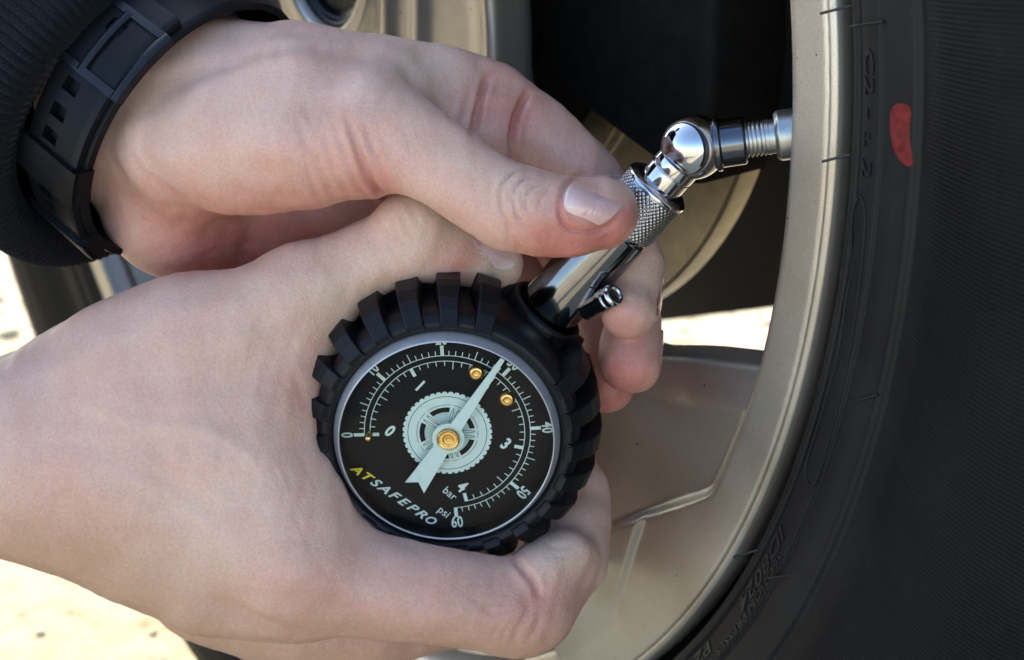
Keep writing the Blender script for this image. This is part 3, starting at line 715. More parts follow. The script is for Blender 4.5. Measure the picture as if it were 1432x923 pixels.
def build_gauge():
    # case: back can, bezel
    V, Q = revolve(rprof([(.01, -23), (22, -23), (24.0, -21), (24.2, -6), (24.1, -.6), (23.0, -.5)], 1.), 128)
    local_mesh('case', V, Q, M['dark_chrome'], gauge)
    V, Q = revolve(rprof([(24.4, -3), (24.6, 2.4), (24.4, 3.1), (23.4, 5.1), (23.15, 5.3), (23.0, 4.9)], .3, 4), 160)
    bz = local_mesh('bezel', V, Q, M['satin'], gauge)
    V, Q = revolve([(23.01, 5.0), (23.05, 4.4), (23.3, .1), (23.4, -.3)], 160); local_mesh('inner_wall', V, Q, M['dial_black'], bz)
    V, Q = revolve([(.01, 4.95), (12, 4.92), (23.02, 4.85)], 128); local_mesh('lens', V, Q, M['lens'], gauge)
    V, Q = revolve([(.01, 0), (8, 0), (23.5, 0)], 128); dial = local_mesh('dial_face', V, Q, M['dial_black'], gauge)
    # scale marks
    mb = MB()
    def tick(psi, r0, r1, wd):
        a = ang(psi); u = np.array(pol(1, a)); v = np.array([-u[1], u[0]]) * wd / 2
        p = [u * r0 - v, u * r1 - v, u * r1 + v, u * r0 + v]; mb.add(*flat_poly(p, .09))
    def arc(r, wd, p0, p1):
        n = 100; A = [ang(p0 + (p1 - p0) * i / n) for i in range(n + 1)]
        V = [(*pol(r - wd / 2, a), .085) for a in A] + [(*pol(r + wd / 2, a), .085) for a in A]
        mb.add(V, [(i, i + 1, n + 2 + i, n + 1 + i) for i in range(n)])
    arc(18.1, .16, 0, 60); arc(16.85, .16, 0, 58.02)
    for p in range(0, 61):
        if p % 10 == 0: tick(p, 18.1, 20.4, .75)
        elif p % 5 == 0: tick(p, 18.1, 20.1, .17)
        else: tick(p, 18.1, 19.2, .17)
    for b in range(0, 41):
        p = b * 1.4504
        if b % 10 == 0: tick(p, 14.9, 16.85, .75)
        elif b % 5 == 0: tick(p, 15.0, 16.85, .17)
        else: tick(p, 15.75, 16.85, .17)
    local_mesh('scale_marks', mb.V, mb.F, M['mint'], dial, False)
    def text(txt, x, y, rot, h, m=M['mint'], sx=.72, shear=0., bold=.018, name='numeral', align='CENTER'):
        cu = bpy.data.curves.new('t', 'FONT'); cu.body = txt; cu.size = 1; cu.resolution_u = 3; cu.offset = bold; cu.shear = shear; cu.fill_mode = 'FRONT'
        cu.align_x = align; cu.align_y = 'CENTER'; cu.space_character = 1.05
        ob = bpy.data.objects.new('t', cu); COL.objects.link(ob); bpy.context.view_layer.update()
        me = bpy.data.meshes.new_from_object(ob.evaluated_get(bpy.context.evaluated_depsgraph_get())); bpy.data.objects.remove(ob)
        co = np.zeros(len(me.vertices) * 3); me.vertices.foreach_get('co', co); co = co.reshape(-1, 3)
        k = h / .70; c, s = math.cos(rot), math.sin(rot)
        X = co[:, 0] * k * sx; Y = co[:, 1] * k
        out = np.stack([x + X * c - Y * s, y + X * s + Y * c, np.full(len(X), .1)], 1) * .001
        me.vertices.foreach_set('co', out.ravel()); me.update(); me.name = name
        return link(name, me, m, dial)
    for p in (0, 10, 20, 30, 40, 50):
        a = ang(p); text(str(p), *pol(21.75, a), a - math.pi / 2, 2.45, sx=.72, bold=.024)
    a = ang(60); text('60', *pol(21.75, a), a + math.pi / 2, 2.6, sx=.7, bold=.022)
    for b in range(5):
        q = {0: gl(545, 603), 1: gl(587, 540), 3: gl(707, 621), 4: gl(646, 681)}.get(b); q = pol(13.1, ang(b * 14.504)) if q is None else q; text(str(b), q[0], q[1], 0., 2.7, sx=.78, bold=.035)
    for t, px, h in (('bar', (629, 690), 1.8), ('psi', (621, 716), 1.8)):
        x, y = gl(*px); text(t, x, y, 0., h, sx=.95, bold=.005, name='unit_print')
    # maker's print along the bottom of the dial
    p0, p1 = gl(491, 652), gl(607, 731)
    d = p1 - p0; ln = np.hypot(*d); ro = math.atan2(d[1], d[0])
    letters = 'ATSAFEPRO'; st = ln / len(letters)
    for i, ch in enumerate(letters):
        q = p0 + d * (i + .5) / len(letters)
        text(ch, q[0], q[1], ro, 1.95, M['yellow'] if i < 2 else M['mint'], sx=1.28 if ch not in 'O' else 1.0, shear=.4, bold=.022, name='print_letter')
    # little wheel emblem
    mb = MB(); nT = 44; pts = []
    for i in range(nT):
        for da, r in ((.0, 9.35), (.2, 9.75), (.7, 9.75), (.9, 9.35)): pts.append(pol(r, 2 * math.pi * (i + da) / nT))
    mb.add(*flat_poly(pts, .12)); em = local_mesh('wheel_emblem', mb.V, mb.F, M['mint'], dial, False)
    mb = MB()
    for r0, r1 in ((8.55, 8.68), (6.62, 6.72), (4.95, 6.1)): mb.add(*ring(r0, r1, .16))
    local_mesh('emblem_rings', mb.V, mb.F, M['dial_black'], dial, False)
    V, Fc = ring(.02, 4.9, .15, 64); local_mesh('emblem_centre', V, Fc, M['mint_dim'], dial, False)
    for k in range(5):
        a = math.radians(90 + 72 * k + 22); u = np.array(pol(1, a)); v = np.array([-u[1], u[0]])
        mb = MB(); mb.add(*flat_poly([u * 1.5 - v * .7, u * 6.6 - v * 1.5, u * 6.6 + v * 1.5, u * 1.5 + v * .7], .20, .03))
        local_mesh('emblem_spoke', mb.V, mb.F, M['mint'], dial, False)
        mb = MB()
        for sgn in (-1, 1):
            el = [u * (4.3 + 1.75 * math.cos(t)) + v * (sgn * (.55 + .06 * math.cos(t)) + .33 * math.sin(t)) for t in np.linspace(0, 6.283, 24, endpoint=False)]
            el2 = [u * (4.3 + 1.5 * math.cos(t)) + v * (sgn * (.55 + .06 * math.cos(t)) + .2 * math.sin(t)) for t in np.linspace(0, 6.283, 24, endpoint=False)]
            mb.add([(*p, .225) for p in el] + [(*p, .225) for p in el2], [(i, (i + 1) % 24, 24 + (i + 1) % 24, 24 + i) for i in range(24)])
        local_mesh('spoke_outline', mb.V, mb.F, M['dial_black'], dial, False)
    # needle
    tip = gl(703, 502, 2.6); hub = gl(627, 613, 2.6); tail = gl(584, 684, 2.6)
    u = tip - hub; lt = np.hypot(*u); u /= lt; v = np.array([-u[1], u[0]]); tl = np.hypot(*(tail - hub))
    pts = [hub + u * lt - v * .5, hub + u * lt + v * .5, hub + u * 3.2 + v * 1.35]
    pts += [hub + 3.5 * (u * math.cos(t) + v * math.sin(t)) for t in np.linspace(.45, 2.55, 12)]
    pts += [hub - u * 3.2 + v * 1.75, hub - u * tl + v * 2.4, hub - u * (tl - 1.6), hub - u * tl - v * 2.4, hub - u * 3.2 - v * 1.75]
    pts += [hub + 3.5 * (u * math.cos(t) + v * math.sin(t)) for t in np.linspace(-2.55, -.45, 12)]
    pts += [hub + u * 3.2 - v * 1.35]
    V, Fc = flat_poly(pts, 2.75, .3); nd = local_mesh('needle', V, Fc, M['mint'], gauge, False)
    V, Q = revolve(rprof([(2.5, 0), (2.5, 3.4), (2.2, 3.7), (1.9, 3.5), (1.2, 3.55), (1.0, 3.3), (.5, 3.3), (.4, 3.1), (.01, 3.1)], .12), 40)
    V[:, 0] += hub[0]; V[:, 1] += hub[1]; local_mesh('pivot_cap', V, Q, M['brass'], nd)
    for px in ((666, 522), (709, 559)):
        x, y = gl(*px, .8); V, Q = revolve(rprof([(1.75, 0), (1.75, .7), (1.3, 1.2), (.8, 1.3), (.7, 1.0), (.01, .95)], .15), 32)
        V[:, 0] += x; V[:, 1] += y; local_mesh('screw', V, Q, M['brass'], dial)
    x, y = gl(516, 607, .2); V, Q = revolve(rprof([(.85, 0), (.85, .5), (.5, .8), (.5, 2.4), (.6, 2.6), (.6, 3.), (.01, 3.2)], .1), 24)
    V[:, 0] += x; V[:, 1] += y; local_mesh('stop_pin', V, Q, M['brass'], dial)
    # rubber boot: carcass with a gap for the stem, then the lugs
    prof = rprof([(24.35, 1.6), (25.0, 3.6), (26.8, 4.2), (28.6, 2.4), (29.1, -.5), (28.9, -4), (28.9, -19), (28.5, -23), (25, -25), (10, -25.5), (.01, -25.5)], .7)
    V, Q = revolve(prof, 180); boot = local_mesh('rubber_boot', V, Q, M['rubber_boot'], gauge)
    # one lug: a paddle that runs from the shoulder over the tread to the back
    prof = [(26.0, 4.2), (27.2, 4.9), (29.8, 3.0), (31.8, .9), (33.2, -2.2), (33.7, -5), (33.7, -10), (33.4, -11.5)]
    def lug_mesh(prof, w0, w1, sk):
        mb = MB(); n = len(prof)
        for i, (r, zz) in enumerate(prof):
            t = i / (n - 1); wd = (w0 + (w1 - w0) * t) / 2; sh = sk * t
            rb = 28.5 if zz < 0 else min(r - .6, 26 + (1 - zz / 5) * 2.5)
            for rr2, ww in ((rb, wd * 1.1), (r - .25, wd), (r, wd - .25)):
                mb.V.append((ww + sh, rr2, zz if rr2 > rb else zz - .6)); mb.V.append((-ww + sh, rr2, zz if rr2 > rb else zz - .6))
        for i in range(n - 1):
            a, b = i * 6, (i + 1) * 6
            mb.F += [(a, a + 2, b + 2, b), (a + 2, a + 4, b + 4, b + 2), (a + 4, a + 5, b + 5, b + 4), (a + 5, a + 3, b + 3, b + 5), (a + 3, a + 1, b + 1, b + 3)]
        mb.F += [(0, 1, 3, 2), (2, 3, 5, 4)]; e = (n - 1) * 6; mb.F += [(e, e + 2, e + 3, e + 1), (e + 2, e + 4, e + 5, e + 3)]
        me = mesh_data('lug', np.array(mb.V) * .001, mb.F, False); me.materials.append(M['rubber_boot']); return me
    m1 = lug_mesh(prof, 3.4, 5.5, -1.6)
    prof2 = [(32.8, -13.2), (33.2, -14.5), (33.2, -19), (32.8, -21.5), (30, -24.5), (27, -25.8)]
    m2 = lug_mesh(prof2, 5.5, 3.4, 1.6)
    nl = 23
    for k in range(nl):
        a = 2 * math.pi * (k + .5) / nl
        if min(a, 2 * math.pi - a) > .30: link('lug', m1, None, boot, Matrix.Rotation(a, 4, 'Z'))
        b = a + math.pi / nl
        if min(b % 6.2832, 6.2832 - b % 6.2832) > .30: link('lug', m2, None, boot, Matrix.Rotation(b, 4, 'Z'))
    # collar of the boot round the stem
    S0 = P(763, 437, 388); B = VB; ax = (B - S0) / np.linalg.norm(B - S0); LN = np.linalg.norm(B - S0)
    V, Q = revolve(rprof([(7.7, -9), (9.3, -8), (9.6, -4), (9.2, .6), (8.4, 1.4), (7.7, .8)], .5), 64); cam_mesh('boot_neck', along(V, S0, B), Q, M['rubber_boot'], boot)
    for k in range(6):
        t = 2 * math.pi * (k + .5) / 6; mb = MB(); c, s = math.cos(t), math.sin(t)
        bx = [(x * 1.4, 9.2 + y * 1.5, zz) for x in (-1, 1) for y in (0, 1) for zz in (-7.5, .4)]
        V = np.array([(x * c - y * s, x * s + y * c, zz) for x, y, zz in bx])
        cam_mesh('neck_lug', along(V, S0, B), [(0, 1, 3, 2), (4, 6, 7, 5), (0, 4, 5, 1), (2, 3, 7, 6), (1, 5, 7, 3), (0, 2, 6, 4)], M['rubber_boot'], boot, False)
    V, Q = revolve(rprof([(.01, -12), (7.0, -12), (7.0, LN - 24), (6.7, LN - 23.6), (6.7, LN - 22.9)], .2), 96); cam_mesh('stem_tube', along(V, S0, B), Q, M['stem'], gauge)
    # knurled collar: real diamond relief
    z0, z1 = LN - 23.0, LN - 12.4; nz, na = 64, 288; VV = []
    zz = np.linspace(z0, z1, nz); A = np.arange(na) * 2 * math.pi / na
    for i, zc in enumerate(zz):
        e = min(1, min(i, nz - 1 - i) / 4.)
        p1 = np.abs(((A * 42 / (2 * math.pi)) + (zc - z0) * .85) % 1 - .5) * 2; p2 = np.abs(((A * 42 / (2 * math.pi)) - (zc - z0) * .85) % 1 - .5) * 2
        rr = 7.0 + .38 * np.minimum(p1, p2) * e
        VV.append(np.stack([rr * np.cos(A), rr * np.sin(A), np.full(na, zc)], 1))
    VV = np.concatenate(VV); I = np.arange(nz - 1)[:, None]; J = np.arange(na)[None]
    Q = np.stack([I * na + J, I * na + (J + 1) % na, (I + 1) * na + (J + 1) % na, (I + 1) * na + J], -1).reshape(-1, 4)
    cl = cam_mesh('knurled_collar', along(VV, S0, B), Q, M['collar'], gauge)
    V, Q = revolve(rprof([(7.2, z1 - .05), (7.5, z1 + .1), (7.4, z1 + .8), (6.3, z1 + 1.7), (4.9, z1 + 2.0)], .25), 96); cam_mesh('collar_shoulder', along(V, S0, B), Q, M['chrome'], gauge)
    V, Q = revolve(rprof([(4.9, z1 + 1.), (4.9, LN - 7.4), (4.7, LN - 7.3), (4.7, LN - 7.0), (5.0, LN - 6.9), (5.0, LN - 4.2), (4.3, LN - 3.6)], .12), 96); cam_mesh('neck', along(V, S0, B), Q, M['chrome'], gauge)
    t = np.linspace(0, math.pi, 40); V, Q = revolve([(max(.01, 6.95 * math.sin(x)), -6.95 * math.cos(x)) for x in t], 72)
    cam_mesh('swivel_ball', along(V, B, VE), Q, M['chrome'], gauge)
    V, Q = revolve(rprof([(5.0, 4.3), (5.9, 4.6), (5.9, 5.6), (5.2, 5.8), (5.1, 10.6), (4.6, 11.1), (4.2, 11.1), (4.1, 10.2)], .2), 72)
    cam_mesh('chuck_sleeve', along(V, B, VE), Q, M['dark_chrome'], gauge)
    # bleed button on the side of the stem
    a, b = P(832, 428, 379), P(880, 400, 371)
    V, Q = revolve(rprof([(2.2, -3), (2.2, 2.2), (2.6, 2.4), (2.6, 4.4), (2.4, 4.5), (2.4, 4.8), (2.6, 4.9), (2.6, 6.2), (2.2, 6.8), (1.6, 6.8), (1.5, 6.4), (.01, 6.3)], .18), 48)
    cam_mesh('bleed_button', along(V, a, b), Q, M['chrome'], gauge)
    for o in gauge.children:
        if o.name.split('.')[0] in ('case', 'bezel', 'rubber_boot', 'stem_tube', 'neck', 'collar_shoulder', 'chuck_sleeve', 'bleed_button'): autosmooth(o, 40)
build_gauge()

# ------------------------------------------------------------------ the right hand (lower, bare wrist), holding the gauge
def bbox(*chains):
    A = np.array([n for c in chains for n in c]); return A[:, :3] - A[:, 3:4], A[:, :3] + A[:, 3:4]
def right_hand():
    ch = {}
    ch['forearm'] = nodes([(-330, 678, 400, 150), (-150, 655, 398, 140), (0, 638, 396, 131), (110, 630, 396, 136)])
    ch['carpus'] = nodes([(100, 632, 396, 138), (200, 628, 396, 152), (300, 632, 396, 146)])
    ch['meta2'] = nodes([(80, 672, 396, 100), (200, 735, 393, 108), (300, 786, 390, 102), (410, 806, 386, 86)])
    ch['meta1'] = nodes([(110, 550, 392, 76), (190, 492, 386, 76), (270, 462, 382, 76), (350, 446, 380, 74), (432, 410, 381, 64)])
    ch['web'] = nodes([(300, 520, 386, 96), (345, 610, 382, 84), (382, 700, 380, 86), (430, 775, 380, 80)])
    ch['web3'] = nodes([(446, 462, 385, 38), (400, 520, 382, 52), (382, 570, 381, 54)])
    ch['web2'] = nodes([(230, 540, 388, 110), (260, 650, 388, 120), (320, 740, 387, 100)])
    ch['thumb'] = nodes([(410, 418, 380, 62), (470, 385, 381, 54), (530, 353, 381, 55), (578, 331, 381, 60), (622, 347, 383, 51), (665, 361, 385, 42), (702, 371, 387, 31)])
    ch['index'] = nodes([(400, 803, 386, 86), (500, 815, 382, 74), (610, 833, 381, 69), (690, 846, 383, 66), (738, 846, 386, 64), (790, 785, 395, 56), (806, 735, 403, 50), (806, 690, 410, 45)])
    ch['index_tip'] = nodes([(806, 700, 409, 46), (785, 640, 420, 42), (755, 590, 426, 36)])
    ch['middle'] = nodes([(300, 800, 412, 100), (420, 862, 412, 82), (520, 866, 412, 68), (620, 856, 420, 55), (715, 845, 434, 44), (775, 730, 450, 44), (765, 640, 452, 40)])
    ch['ring'] = nodes([(280, 770, 432, 90), (420, 820, 434, 76), (560, 822, 434, 62), (670, 805, 452, 48), (720, 700, 460, 46), (700, 620, 458, 40)])
    ch['little'] = nodes([(240, 730, 450, 78), (380, 770, 454, 66), (500, 770, 454, 54), (600, 720, 454, 48), (630, 650, 452, 40)])
    ch['hypothenar'] = nodes([(120, 640, 420, 120), (260, 680, 434, 110), (330, 720, 440, 90)])
    lo, hi = bbox(*ch.values()); lo = lo.min(0) - 3; hi = hi.max(0) + 3; lo[1] -= 8; hi[1] += 4
    lo[0] = P(-330, 0, 400)[0]                    # forearm leaves the picture
    v = Vol(lo, hi, .65)
    yd = np.array([0, 1., 0])
    v.chain(ch['forearm'], 4, flat=(yd, 1.12)); v.chain(ch['carpus'], 9, flat=(yd, 1.1))
    v.chain(ch['hypothenar'], 12)
    v.chain(ch['meta2'], 12); v.chain(ch['meta1'], 12); v.chain(ch['web2'], 14); v.chain(ch['web'], 12); v.chain(ch['web3'], 9)
    v.chain(ch['middle'], 5); v.chain(ch['ring'], 5); v.chain(ch['little'], 5)
    v.chain(ch['index'], 4.5); v.chain(ch['index_tip'], 2)
    v.chain(ch['thumb'], 6)
    # knuckle of the bent forefinger and the thumb joint
    v.chain(nodes([(728, 862, 384, 48), (745, 850, 385, 50)]), 6)
    v.chain(nodes([(562, 308, 377, 32), (584, 306, 377, 34)]), 4)
    # the finger pad that bulges over the fold
    v.chain(nodes([(765, 800, 381, 30), (800, 775, 385, 30)]), 6)
    creases = [([(716, 778), (732, 797), (747, 816), (752, 836)], 1.2, .75),
               ([(716, 905), (722, 880), (735, 862), (742, 845)], .35, .7), ([(700, 902), (708, 880), (722, 862)], .3, .6), ([(688, 892), (700, 868)], .22, .6), ([(735, 900), (748, 880), (756, 862)], .25, .6),
               ([(670, 850), (690, 858), (715, 852)], .22, .6), ([(655, 836), (680, 846), (705, 840)], .18, .6), ([(640, 862), (668, 868), (690, 862)], .16, .6),
               ([(300, 842), (350, 862), (400, 884), (430, 892)], .5, 1.3),
               ([(555, 290), (565, 310), (572, 332)], .22, .6), ([(545, 298), (552, 318), (566, 345)], .25, .6), ([(570, 282), (580, 300), (585, 318)], .18, .5), ([(538, 310), (545, 330)], .16, .6),
               ([(405, 520), (418, 545), (424, 575)], .3, 1.), ([(392, 525), (408, 550), (414, 580)], .2, .8),
               ([(760, 758), (778, 766), (800, 764)], .2, .7), ([(770, 775), (790, 778), (812, 770)], .15, .6)]
    creases += [([(110, 565), (200, 592), (290, 604), (365, 645)], -.28, 1.5), ([(140, 655), (235, 692), (320, 760)], -.22, 1.4), ([(230, 598), (262, 660), (330, 706)], -.22, 1.3), ([(150, 476), (250, 442), (345, 424), (425, 398)], -.4, 2.6), ([(60, 600), (150, 610), (230, 598)], -.2, 1.5)]   # veins and the thumb's tendon
    for i in range(26):                            # faint creases on the thenar web
        x = 340 + rng.uniform(0, 90); y = 600 + rng.uniform(0, 130); creases.append(([(x, y), (x + 12, y + 22), (x + 22, y + 46)], rng.uniform(.04, .09), .6))
    blobs = [(740, 865, 60, .42), (800, 830, 45, .22), (640, 370, 34, .42), (676, 350, 26, .25), (425, 545, 40, .22), (430, 850, 90, .26), (180, 520, 120, .10), (120, 720, 130, .18), (600, 840, 90, .14), (350, 470, 100, .10), (560, 880, 120, .20), (850, 750, 40, .2),
             (600, 300, 45, -.45), (300, 430, 110, -.12), (780, 770, 40, -.5), (690, 380, 30, -.6), (470, 420, 60, -.45), (540, 790, 90, -.1), (200, 800, 140, -.25)]
    tan_shades = [(x, y, 85, .75) for x, y in ((-40, 790), (40, 795), (120, 800), (200, 845), (280, 890), (360, 930), (450, 930), (540, 935), (630, 930), (720, 940))]  # tanned back of the hand, mostly underside shade painted into the skin colour
    V, Q, red, yel, tan_shade = hand_mesh(v, creases, blobs, 425, tan_shades)
    o = cam_mesh('hand', V, Q, M['skin']); set_tint(o, red, yel, tan_shade)
    tag(o, 'bare right hand wrapped round the black gauge, thumb over its rubber boot', 'hand')
    nail_plate(v, [(651, 318), (666, 324), (684, 338), (706, 356), (722, 370), (708, 378), (690, 374), (674, 358), (661, 338)], (652, 322), (712, 378), .1, o, 'thumb nail seen edge on with a pale rim', lift=.06, white=.25, rim=.4)
    return v, o
VR, HR = right_hand()

# ------------------------------------------------------------------ the left hand (upper, wearing the watch), steadying the chuck
WRIST = P(278, 188, 393); WA = np.array([-.69, .49, .53]); WA /= np.linalg.norm(WA)
E1 = np.array([.58, 0, .81]); E1 -= WA * (E1 @ WA); E1 /= np.linalg.norm(E1); E2 = np.cross(WA, E1); E2 = E2 if E2[1] < 0 else -E2
def left_hand():
    ch = {}
    w0 = WRIST
    ch['forearm'] = [tuple(w0 + WA * s) + (r,) for s, r in ((24, 28.5), (60, 31), (130, 34))]
    ch['carpus'] = nodes([(275, 190, 393, 124), (330, 172, 390, 116), (400, 164, 390, 106)])
    ch['meta2'] = nodes([(310, 142, 391, 98), (400, 138, 388, 94), (520, 132, 387, 84), (608, 128, 387, 64)])
    ch['meta1'] = nodes([(262, 205, 384, 90), (330, 200, 376, 100), (430, 195, 370, 98), (505, 193, 366, 82), (548, 198, 364, 68)])
    ch['heel'] = nodes([(243, 292, 405, 95), (320, 306, 415, 86), (430, 300, 418, 80), (530, 280, 420, 74)])
    ch['heel2'] = nodes([(255, 250, 414, 100), (420, 230, 420, 95), (560, 200, 414, 78)])
    ch['thumb'] = nodes([(520, 188, 365, 78), (575, 205, 362, 62), (625, 233, 360, 58), (680, 268, 358, 59), (715, 288, 357, 63), (755, 300, 356, 62), (800, 304, 356, 59), (838, 298, 357, 52), (852, 292, 358, 42)])
    ch['index'] = nodes([(560, 132, 387, 72), (640, 134, 389, 64), (690, 142, 390, 56), (748, 190, 389, 56), (800, 232, 389, 50), (842, 278, 390, 46), (870, 318, 391, 43), (886, 370, 389, 41), (883, 415, 386, 41), (879, 434, 383, 40)])
    ch['middle'] = nodes([(560, 150, 404, 66), (680, 160, 406, 52), (770, 230, 408, 48), (842, 310, 407, 44), (876, 390, 402, 42), (884, 450, 396, 42), (881, 508, 391, 42)])
    ch['ring'] = nodes([(540, 180, 420, 60), (670, 195, 424, 48), (760, 290, 426, 45), (825, 400, 422, 42), (846, 480, 414, 41), (848, 540, 408, 38)])
    ch['little'] = nodes([(500, 210, 434, 54), (620, 240, 440, 44), (715, 330, 440, 40), (775, 430, 432, 37), (805, 490, 424, 35)])
    lo, hi = bbox(*ch.values()); lo = lo.min(0) - 2; hi = hi.max(0) + 2
    lo[0] = max(lo[0], P(60, 0, 400)[0]); hi[2] = min(hi[2], P(0, -110, 400)[2])
    v = Vol(lo, hi, .55)
    v.chain(ch['forearm'], 4, flat=(E2, .72)); v.chain(ch['carpus'], 8, flat=(E2, .85))
    v.chain(ch['heel2'], 10); v.chain(ch['meta2'], 12)
    v.chain(ch['ring'], 3); v.chain(ch['little'], 3); v.chain(ch['middle'], 2.5)
    v.chain(ch['index'], 2.2)
    v.chain(ch['heel'], 5)
    v.chain(ch['meta1'], 2.6)
    v.chain(ch['thumb'], 3.5)
    # first dorsal muscle between thumb and forefinger
    v.chain(nodes([(430, 150, 376, 88), (520, 140, 376, 66), (560, 150, 376, 50)]), 9)
    # flesh between the two finger creases
    v.chain(nodes([(690, 160, 383, 34), (694, 190, 383, 36)]), 3.5)
    v.chain(nodes([(640, 150, 384, 40), (630, 175, 380, 36)]), 5)
    creases = [([(483, 158), (497, 200), (514, 246), (538, 278), (552, 288)], 1.0, .8), ([(470, 175), (482, 215), (500, 255), (520, 285)], .35, .9), ([(455, 190), (468, 235), (488, 275)], .28, .8), ([(440, 200), (452, 245), (472, 290)], .22, .8),
               ([(425, 200), (436, 250), (452, 296)], .2, .8), ([(508, 165), (520, 200), (538, 236)], .3, .8),
               ([(686, 102), (674, 130), (667, 160), (661, 192)], 1.7, .75), ([(742, 124), (728, 148), (719, 178), (716, 222)], 1.9, .75), ([(660, 120), (652, 150), (646, 178)], .35, .9), ([(640, 124), (632, 150), (628, 172)], .22, .8),
               ([(745, 232), (718, 240), (701, 262), (701, 292), (710, 318), (707, 350)], .5, .4), ([(750, 244), (729, 252), (718, 272), (722, 300), (730, 312)], .55, .36), ([(762, 255), (744, 264), (735, 282), (738, 300)], .42, .34), ([(772, 262), (758, 274), (752, 290)], .4, .38),
               ([(738, 238), (726, 262), (730, 290)], .2, .3), ([(706, 250), (712, 275), (708, 305)], .25, .3), ([(715, 300), (730, 306), (742, 300)], .22, .3), ([(695, 285), (712, 290), (728, 286)], .14, .3),
               ([(690, 250), (683, 272), (685, 300)], .22, .6), ([(672, 245), (666, 265), (668, 290)], .15, .6), ([(712, 330), (722, 345), (724, 360)], .3, .6),
               # nail fold
               ([(828, 241), (800, 250), (786, 272), (783, 298), (794, 318), (815, 325), (846, 318), (870, 296)], .8, .5),
               ([(180, 205), (194, 236), (228, 264), (288, 298), (350, 312)], .25, .8), ([(206, 240), (236, 262), (270, 284)], .2, .8)]
    for i in range(34):                            # fine lines across the thumb base
        x = 300 + 16 * (i % 17) + rng.uniform(-5, 5); y = 190 + rng.uniform(-60, 50)
        creases.append(([(x, y), (x + 8, y + 28), (x + 20, y + 58)], rng.uniform(.05, .13), .55))
    for i in range(16):                            # and along the thumb
        x = 560 + 8 * i; y = 190 + 5.2 * i + rng.uniform(-8, 8); creases.append(([(x, y), (x - 3, y + 24), (x + 2, y + 52)], rng.uniform(.05, .10), .5))
    for i in range(8):
        x = 240 + 18 * i; creases.append(([(x, 350 + rng.uniform(-25, 10)), (x + 30, 348 + rng.uniform(-10, 10)), (x + 70, 330 + rng.uniform(-8, 8))], .12, .7))
    blobs = [(672, 150, 42, .36), (722, 175, 38, .4), (700, 95, 34, .32), (755, 130, 40, .25), (785, 240, 80, .22), (825, 345, 55, .75), (770, 350, 50, .45), (880, 310, 30, .5), (740, 320, 40, .2), (530, 262, 42, .45), (460, 230, 60, .18), (245, 345, 70, .30), (320, 350, 80, .50), (420, 345, 80, .65), (200, 290, 50, .22), (640, 300, 50, .2),  # palm heel entries: palmar redness plus underside shade painted in
             (880, 520, 48, .62), (872, 452, 30, .35), (845, 560, 40, .55), (800, 470, 50, .3), (560, 180, 60, .1), (300, 100, 140, .08),
             (905, 380, 34, -.35), (720, 265, 40, -.35), (230, 120, 80, -.2), (600, 90, 70, -.25), (650, 240, 50, -.2)]
    V, Q, red, yel, tan_shade = hand_mesh(v, creases, blobs, 430)
    o = cam_mesh('hand', V, Q, M['skin']); set_tint(o, red, yel, tan_shade)
    tag(o, 'left hand wearing a black watch, pinching the chrome chuck with its thumb', 'hand')
    nail_plate(v, [(788, 284), (793, 264), (808, 250), (832, 245), (860, 245), (879, 249), (889, 262), (884, 276), (868, 293), (848, 311), (826, 319), (804, 318), (792, 306)], (790, 288), (886, 262), .55, o, 'pale pink thumb nail with a whitish free edge', lift=.42)
    # nails of the two fingers that reach round the stem, seen edge on
    for c, d, dn, wd, ln, rad in [(P(882, 418, 385), P(879, 452, 382) - P(886, 395, 388), np.array([.92, .38, .1]), 8, 8, 6.7), (P(882, 490, 392), P(880, 520, 390) - P(885, 450, 396), np.array([.93, .36, .05]), 8, 8, 7.05)]:
        d = d / np.linalg.norm(d); dn = dn - d * (dn @ d); dn /= np.linalg.norm(dn); sd_ = np.cross(d, dn); VV = []; n1, n2 = 9, 13
        for th in (0, .45):
            for i in range(n1):
                for j in range(n2):
                    u = i / (n1 - 1); a = (j / (n2 - 1) - .5) * wd / rad
                    rr = rad + .25 - th - .5 * (u - .5) ** 2
                    VV.append(c + d * (u - .62) * ln * (1 - .12 * abs(j / (n2 - 1) - .5) ** 2 * 4 * u) + rr * (math.cos(a) * dn + math.sin(a) * sd_))
        QQ = []
        for s in (0, n1 * n2):
            for i in range(n1 - 1):
                for j in range(n2 - 1): QQ.append((s + i * n2 + j, s + (i + 1) * n2 + j, s + (i + 1) * n2 + j + 1, s + i * n2 + j + 1))
        bd_ = [i * n2 for i in range(n1)] + [(n1 - 1) * n2 + j for j in range(1, n2)] + [i * n2 + n2 - 1 for i in range(n1 - 2, -1, -1)] + [j for j in range(n2 - 2, 0, -1)]
        m_ = n1 * n2
        for i in range(len(bd_)): a, b = bd_[i], bd_[(i + 1) % len(bd_)]; QQ.append((a, b, b + m_, a + m_))
        nl_ = cam_mesh('nail', VV, QQ, M['nail'], o); set_tint(nl_, np.zeros(len(VV)), np.zeros(len(VV)))
    return v, o
VL, HL = left_hand()

